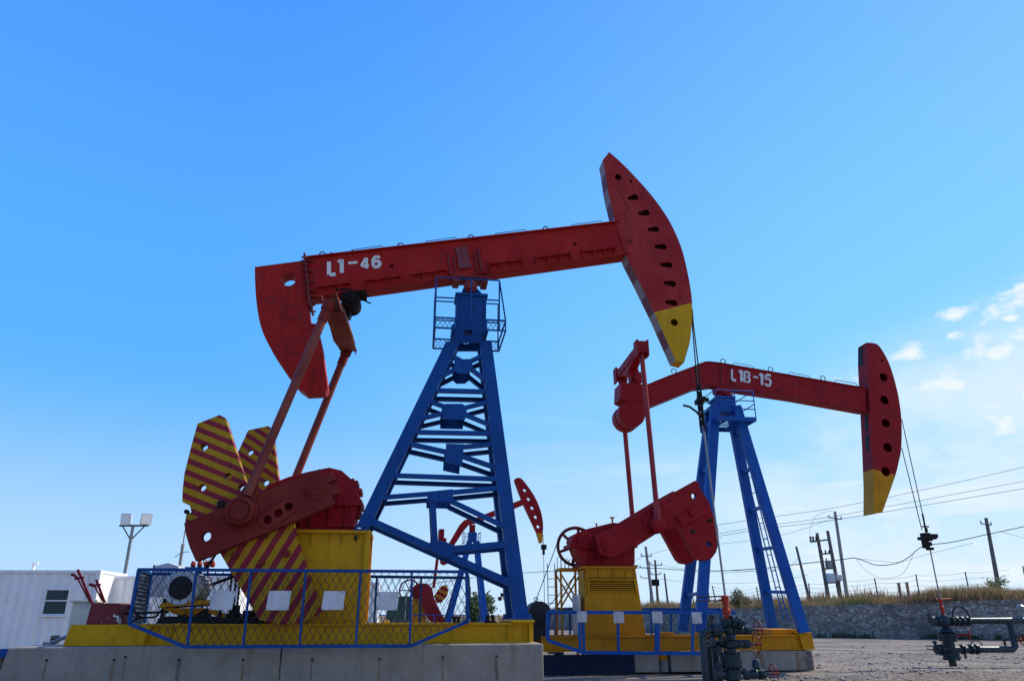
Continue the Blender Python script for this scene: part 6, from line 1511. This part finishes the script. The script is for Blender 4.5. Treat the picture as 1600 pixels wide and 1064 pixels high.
# low bank on the far left of the wall
bm = B(); rows = []
for k in range(61):
    x_ = -130+k*2.7; r_ = []
    for dy, h_ in ((0, -.05), (3, .5), (8, 1.0), (16, 1.3), (60, 1.4)): r_.append(bm.verts.new((x_, 98+dy-x_*.1, max(-.05, h_+noise.noise(Vector((x_*.1, dy*.1, 9)))*.5 if h_ > 0 else h_))))
    rows.append(r_)
for i in range(len(rows)-1):
    for k in range(4): bm.faces.new((rows[i][k], rows[i+1][k], rows[i+1][k+1], rows[i][k+1]))
t_ = obj('far_bank', bm, SOIL, keep=True, smooth=True); t_['kind'] = 'structure'

def tuft(bm, p, h, n, spread, lean=.5, wd=.05):
    for _ in range(n):
        a_ = random.random()*6.283; b_ = Vector((p.x+random.gauss(0, spread), p.y+random.gauss(0, spread), p.z-.05)); hh_ = h*random.uniform(.45, 1.1)
        t_ = b_+Vector((math.cos(a_)*hh_*lean*random.random(), math.sin(a_)*hh_*lean*random.random(), hh_)); m_ = (b_+t_)/2+Vector((0, 0, hh_*.12)); s_ = Vector((math.cos(a_+1.57), math.sin(a_+1.57)*.3, 0))*wd*random.uniform(.6, 1.2)
        v = [bm.verts.new(q) for q in (b_-s_, b_+s_, m_+s_*.7, m_-s_*.7, t_)]
        bm.faces.new((v[0], v[1], v[2], v[3])); bm.faces.new((v[3], v[2], v[4]))
bm = B(); bg2 = B()
for i in range(8000):
    t_ = random.random()**.9; k = t_*(len(seg)-1); j = int(k); fr_ = k-j; s = [seg[j][q]*(1-fr_)+seg[min(j+1, len(seg)-1)][q]*fr_ for q in range(3)]
    dy = random.choice((random.uniform(.4, 1.5), random.uniform(.5, 5), random.uniform(2, 12)))
    cl_ = noise.noise(Vector((s[0]*.32, dy*.5, 4)))
    h_ = .50+.85*cl_+.03*dy
    if cl_ < -.35: h_ *= .5
    gr = noise.noise(Vector((s[0]*.22, dy*.4, 11))) > .50 or random.random() < .04
    tuft(bg2 if gr else bm, Vector((s[0]+dy*.35, s[1]+dy, s[2]-.1+min(dy, 10)*.03)), max(.3, h_)*random.uniform(.45, 1.3), 9, .25, .6, .027)
for i in range(1500):
    x_ = random.uniform(-60, 30); dy = random.uniform(2, 14); tuft(bm if random.random() < .8 else bg2, Vector((x_, 98+dy-x_*.1, .45+dy*.05)), random.uniform(.4, 1.0), 5, .4, .6, .05)
o_ = obj('dry_grass', bm, DRYG, keep=True); tag(o_, None, None, None, 'stuff')
o_ = obj('green_weeds', bg2, GRNG, keep=True); tag(o_, None, None, None, 'stuff')
# weeds at the foot of the wall
bm = B()
for i in range(500):
    k = random.random()*(len(seg)-2); j = int(k); s = seg[j]
    if noise.noise(Vector((s[0]*.35, 0, 21))) < .0: continue
    tuft(bm, Vector((s[0]+random.uniform(0, .5), s[1]-random.uniform(.1, .5), 0)), random.uniform(.2, .55), 6, .15, .7, .03)
tag(obj('wall_foot_weeds', bm, BUSH, keep=True), None, None, None, 'stuff')
# shrubs
def shrub(name, label, c, r, h, n, mats, group=None):
    T_ = thing(name, label, 'shrub', WORLD, c, group); bm = B()
    for _ in range(5): a_ = random.random()*6.28; tube(bm, [c, c+Vector((math.cos(a_)*r*.3, math.sin(a_)*r*.3, h*.45)), c+Vector((math.cos(a_)*r*.6, math.sin(a_)*r*.5, h*.85))], [.05*h/2, .03*h/2, .01], 5)
    obj('stem', bm, WOODP, T_)
    bm = B(); cs = [c+Vector((random.gauss(0, r*.45), random.gauss(0, r*.4), h*random.uniform(.25, .85))) for _ in range(14)]
    for _ in range(n):
        b_ = random.choice(cs); d_ = Vector((random.gauss(0, 1), random.gauss(0, 1), random.gauss(0, .8))); p = b_+d_*r*.2; a_ = Vector((random.gauss(0, 1), random.gauss(0, 1), random.gauss(0, 1))).normalized(); e_ = a_.orthogonal().normalized(); s_ = .07*h/2
        bm.faces.new([bm.verts.new(q) for q in (p-a_*s_*1.6, p+e_*s_*.7, p+a_*s_*1.6, p-e_*s_*.7)])
    obj('foliage', bm, mats, T_)
q = WD(744, 970, 90); shrub('shrub', 'dark green bushy shrub on the horizon between the tower legs', Vector((q.x, 90, 0)), 1.9, 4.2, 1500, BUSH)
for (x, y, D, r, h, lab) in ((1173, 950, 57, .9, 1.7, 'brownish shrub on the wall top behind the blue legs'), (1590, 936, 58, 1.1, 2.0, 'green weedy shrub on the wall top at the right edge')):
    q = WD(x, y, D); shrub('shrub', lab, Vector((q.x, D+2.5, q.z-.2)), r, h, 900, leafmat('shrub_leaves', [(.10, .08, .035), (.18, .14, .06), (.08, .10, .03)], .3) if x < 1500 else GRNG, 'shrubs on the wall top')

# loose stones of the yard (countless)
bm = B(); random.seed(11)
_b = bmesh.new(); bmesh.ops.create_icosphere(_b, subdivisions=1, radius=1); _b.verts.index_update()
ICO = ([v.co.copy() for v in _b.verts], [[v.index for v in f.verts] for f in _b.faces]); _b.free()
def stone(bm, c, s):
    k = Vector((random.uniform(.7, 1.4), random.uniform(.7, 1.3), random.uniform(.45, .8)))
    rz = Matrix.Rotation(random.random()*6.28, 3, 'Z')
    V = [bm.verts.new(c+rz@Vector((q.x*s*k.x*random.uniform(.8, 1.2), q.y*s*k.y, q.z*s*k.z))) for q in ICO[0]]
    for f in ICO[1]: bm.faces.new([V[i] for i in f])
for _ in range(6500):
    if random.random() < .75: x_, y_ = random.uniform(7, 26), random.uniform(18, 36)
    else: x_, y_ = random.uniform(1, 36), random.uniform(19, 54)
    s_ = min(.10, .011*math.exp(abs(random.gauss(0, .72))))
    if 7.5 < x_ < 9.3 and 23 < y_ < 27: continue
    stone(bm, Vector((x_, y_, gh(x_, y_)+s_*.2)), s_)
for _ in range(900):                                     # heaped rubble close to the camera's right
    a_, r_ = random.random()*6.28, abs(random.gauss(0, 1)); x_, y_ = 11.0+math.cos(a_)*r_*1.8, 20.9+math.sin(a_)*r_*.5; s_ = .02+random.random()**2*.06
    stone(bm, Vector((x_, y_, .0+.22*math.exp(-r_*r_)*random.random())), s_)
tag(obj('loose_stones', bm, STONE, keep=True), None, None, None, 'stuff')
bm = B(); n_ = 26; rows = []
for i in range(n_):
    r_ = []
    for j in range(14):
        x_ = 7.5+i*.3; y_ = 19.6+j*.2; u_ = (x_-11.2)/2.6; v_ = (y_-20.9)/.7
        r_.append(bm.verts.new((x_, y_, -.06+.26*math.exp(-u_*u_-v_*v_)+noise.noise(Vector((x_*2, y_*2, 0)))*.05)))
    rows.append(r_)
for i in range(n_-1):
    for j in range(13): bm.faces.new((rows[i][j], rows[i+1][j], rows[i+1][j+1], rows[i][j+1]))
o_ = obj('gravel_heap', bm, GRAV, keep=True, smooth=True); o_['kind'] = 'structure'

# ------------------------------------------------------------------ wall-top wire fence
def on_terr(x, y, D): return WD(x, y, D)
WF = thing('wire_fence', 'thin leaning steel posts with strands of wire along the wall top', 'wire fence', WORLD, (24, 60, 2.5))
pp = [((1084, 938), (1079, 912)), ((1118, 935), (1113, 915)), ((1151, 937), (1148.5, 920)), ((1186, 938), (1182, 917)), ((1266, 938), (1263.5, 911)), ((1317, 941), (1311, 905)), ((1371.5, 930), (1366.5, 903)), ((1437, 932), (1431, 897)), ((1516.5, 935), (1508, 893)), ((1606, 925), (1598, 884))]
tops = []
for i, (b_, t_) in enumerate(pp):
    D = 62 if i < 5 else 58; D -= i*.35; p0, p1 = WD(*b_, D), WD(*t_, D+.2); p0.z -= .3; bm = B(); tube(bm, [p0, p1], .045, 6); obj('post', bm, paint('rusty_post', (.09, .06, .05), None, .5, .8, .4) if i == 0 else bpy.data.materials['rusty_post'], WF); tops.append((p0, p1))
bm = B()
for f_ in (.97, .78, .58, .38):
    pts = []
    for i in range(len(tops)-1):
        a_, c_ = tops[i][0].lerp(tops[i][1], f_), tops[i+1][0].lerp(tops[i+1][1], f_)
        for k in range(4): t_ = k/4; q = a_.lerp(c_, t_); q.z -= .25*t_*(1-t_)*(1+f_); pts.append(q)
    tube(bm, pts, .010, 3)
obj('wire_strand', bm, WIREM, WF)
for x, y0_, y1_ in ((1407, 928, 912), (1419.5, 926, 911.5)):
    bm = B(); p0, p1 = WD(x, y0_, 55), WD(x, y1_, 55); p0.z -= .4; cyl(bm, p0, (p0.x, 55, p1.z), .10, 10); cyl(bm, (p0.x, 55, p1.z), (p0.x, 55, p1.z+.08), .13, 10)
    tag(obj('marker_post', bm, paint('faded_pink', (.34, .17, .13), None, .3, .7, .4)), ('left' if x < 1410 else 'right')+' of two short faded red marker posts in the dry grass', 'marker post', 'short marker posts')

# ------------------------------------------------------------------ power poles
def pole(label, b_, t_, D, r, mat, arms=(), group='utility poles behind the yard', deep=1.5):
    p0, p1 = WD(*b_, D), WD(*t_, D); d_ = (p1-p0).normalized(); p0 = p0-d_*deep
    T_ = thing('utility_pole', label, 'utility pole', WORLD, p0, group); bm = B(); tube(bm, [p0, p1], [r, r*.68], 10); obj('pole', bm, mat, T_, smooth=True)
    for (xa, ya, xb, yb) in arms:
        a_, c_ = WD(xa, ya, D-.15), WD(xb, yb, D-.15); bm = B(); beam(bm, a_, c_, .09, .09); A_ = obj('crossarm', bm, WOODP, T_)
        bm = B()
        for q in (a_, c_): lathe(bm, q+Vector((0, 0, .04)), [(.05, 0), (.10, .05), (.06, .12), (.10, .16), (.04, .26)], n=8)
        obj('insulator', bm, GREYP, A_)
    return T_, p1
pole('weathered pole with short crossarm near the right edge', (1560, 915), (1540.5, 809), 72, .22, WOODP, ((1533, 818, 1549, 820),))
tt_, p_ = pole('tall concrete pole right of the transformer frame', (1322.5, 925), (1304.5, 799), 76, .20, CONCP, ((1295, 808.5, 1315, 811),))
pole('leaning bare wooden pole left of the transformer frame', (1264, 934), (1244, 853.5), 70, .15, WOODP)
pole('tallest of the far thin poles beside the second pump pier, with stacked crossarms', (1020, 945), (1008.8, 853.5), 82, .2, CONCP, ((1002, 868.5, 1018, 868.8), (1000.5, 886.5, 1012, 887)))
pole('slim pole just right of the three-arm pole', (1017.5, 945), (1014.5, 876.5), 100, .16, CONCP, ((1001, 902, 1014, 903),))
pole('pole with two wide crossarms and a small transformer', (1028, 942), (1023.5, 874.5), 90, .18, WOODP, ((1018, 883, 1034, 882.5), (1018, 897.5, 1032, 897)))
pole('short bare pole right of the two-crossarm pole', (1044, 946), (1038, 895.5), 80, .13, WOODP)
pole('thin pole behind the left blue legs of the second pump', (1108, 938), (1099, 876), 80, .13, WOODP)
for i, (x, y0_, y1_, lab) in enumerate(((735, 955, 916, 'faint far pole left of the dark shrub'), (757, 958, 936, 'faint short pole right of the shrub'), (768, 958, 932, 'faint pole between the far floodlight and the shrub'), (806, 955, 927, 'faint pole right of the far floodlight'))):
    pole(lab, (x+.6, y0_), (x, y1_), 130, .13, CONCP, group='faint poles on the horizon')
bm = B(); q = WD(1021.5, 910, 89.5); box(bm, q.x-.5, q.x+.55, 89, 89.6, q.z-.35, q.z+.35); tag(obj('transformer', bm, DARK), 'small dark transformer tank slung between two far poles', 'transformer')
HF = thing('twin_pole_transformer', 'two-pole frame carrying a transformer and grey switch boxes', 'transformer frame', WORLD, WD(1301, 925, 70))
HP_ = []
for b_, t_ in (((1293.5, 928), (1276.5, 832.5)), ((1311.5, 927), (1293, 829))):
    p0, p1 = WD(*b_, 70), WD(*t_, 70); p0 = p0-(p1-p0).normalized()*1.5; bm = B(); tube(bm, [p0, p1], [.19, .14], 10); obj('pole', bm, WOODP, HF, smooth=True); HP_.append((p0, p1))
bm = B()
for (xa, ya, xb, yb) in ((1266, 846.5, 1293, 843), (1281, 865.5, 1299, 864), (1285, 888.5, 1304, 887.5), (1288, 910.5, 1313, 909.5)): beam(bm, WD(xa, ya, 69.8), WD(xb, yb, 69.8), .14, .14)
islands('crossarm', bm, WOODP, HF)
bm = B()
for x in (1267, 1271, 1276): q = WD(x, 845, 69.7); lathe(bm, q, [(.06, 0), (.12, .1), (.06, .2), (.12, .3), (.04, .45)], n=8)
for x in (1284, 1290, 1296): q = WD(x, 864, 69.7); lathe(bm, q, [(.05, 0), (.08, .1), (.05, .3)], n=8)
islands('insulator', bm, DARK, HF)
bm = B(); q0, q1 = WD(1290.5, 876, 69.5), WD(1299.5, 887, 69.5); box(bm, q0.x, q1.x, 69.2, 69.8, q1.z, q0.z); cyl(bm, ((q0.x+q1.x)/2-.15, 69.5, q0.z), ((q0.x+q1.x)/2-.15, 69.5, q0.z+.25), .07, 8); obj('transformer_tank', bm, STEEL, HF, bevel=.03)
for (xa, ya, xb, yb) in ((1292, 895.5, 1304.5, 909.5), (1308.5, 898, 1314.5, 907.5)):
    bm = B(); q0, q1 = WD(xa, ya, 69.5), WD(xb, yb, 69.5); box(bm, q0.x, q1.x, 69.2, 69.8, q1.z, q0.z); obj('switch_box', bm, GREYP, HF, bevel=.02)

# ------------------------------------------------------------------ cables
def cable(pts, D, r, label, D2=None):
    pts = smooth_pts(pts, 5); n_ = len(pts); D2 = D if D2 is None else D2
    bm = B(); tube(bm, [WD(x, y, D+(D2-D)*i/(n_-1)) for i, (x, y) in enumerate(pts)], r*.75, 5); tag(obj('overhead_cable', bm, WIREM), label, 'cable', 'overhead cables')
cable([(1140, 891), (1200, 887), (1247, 881), (1314, 874), (1334, 871.4), (1350, 876), (1371, 882.8), (1400, 880), (1420, 870), (1443, 852.8), (1486, 847), (1543, 834.5), (1640, 814)], 71.5, .05, 'thick sagging black cable running behind the right horse head rod')
cable([(960, 886), (1026, 887.5), (1100, 892.5), (1140, 891)], 71.5, .04, 'black cable behind the second pump crank, ending at the sagging cable')
cable([(640, 917), (734, 903), (800, 896), (875, 891), (960, 886)], 75, .035, 'thin cable crossing behind the near blue tower')
cable([(1120, 820), (1200, 808), (1304, 793), (1466, 760), (1640, 720)], 76, .028, 'topmost thin power line at right')
cable([(1120, 834), (1200, 820.6), (1305.7, 805.7), (1560, 759), (1640, 744)], 76.4, .028, 'second thin power line from the top at right')
cable([(1120, 838), (1200, 825), (1314, 810.5), (1600, 763), (1640, 756)], 75.6, .030, 'third thin power line from the top at right')
cable([(1120, 850), (1180, 843), (1240, 831), (1294, 812)], 76, .02, 'fine slack wire rising to the tall concrete pole')
cable([(1334, 871.4), (1400, 878), (1440, 868), (1520, 848)], 73, .02, 'fine wire just above the thick sagging cable')
cable([(1337, 872), (1355, 893), (1380, 903), (1410, 896), (1427, 866)], 71.6, .02, 'fine looping wire hung below the thick sagging cable')
cable([(1561, 830), (1600, 840), (1640, 852)], 72, .02, 'fine wire dropping right from the weathered pole')
cable([(1247, 873), (1220, 888), (1130, 895)], 70, .02, 'fine wire from the leaning bare pole to the blue legs')
cable([(1266, 846), (1266, 826), (1276, 805), (1302, 797)], 70, .018, 'drooping jumper wire above the transformer frame')
cable([(860, 935), (950, 905), (1008, 868), (1130, 840)], 82, .022, 'fine wire rising from the yellow access stand to the three-arm pole')
cable([(1034, 883), (1080, 889), (1180, 892)], 90, .022, 'fine wire leaving the two-crossarm pole to the right')
cable([(1030, 904), (1100, 911), (1200, 909), (1262, 898)], 90, .022, 'lowest fine wire behind the blue legs')
q = WD(1510, 931, 55.5)
for i in range(6):
    bm = B(); c_ = WD(1420+i*26, 935-i*1.1, 56.5+i*.1); stone(bm, c_+Vector((0, 0, .12)), .38 if i % 2 else .28)
    tag(obj('boulder', bm, STONE), ['leftmost small', 'second from left broad', 'third from left small', 'fourth from left broad', 'fifth from left small', 'rightmost broad'][i]+' boulder half hidden in dry grass on the wall', 'boulder', 'boulders on the wall top')
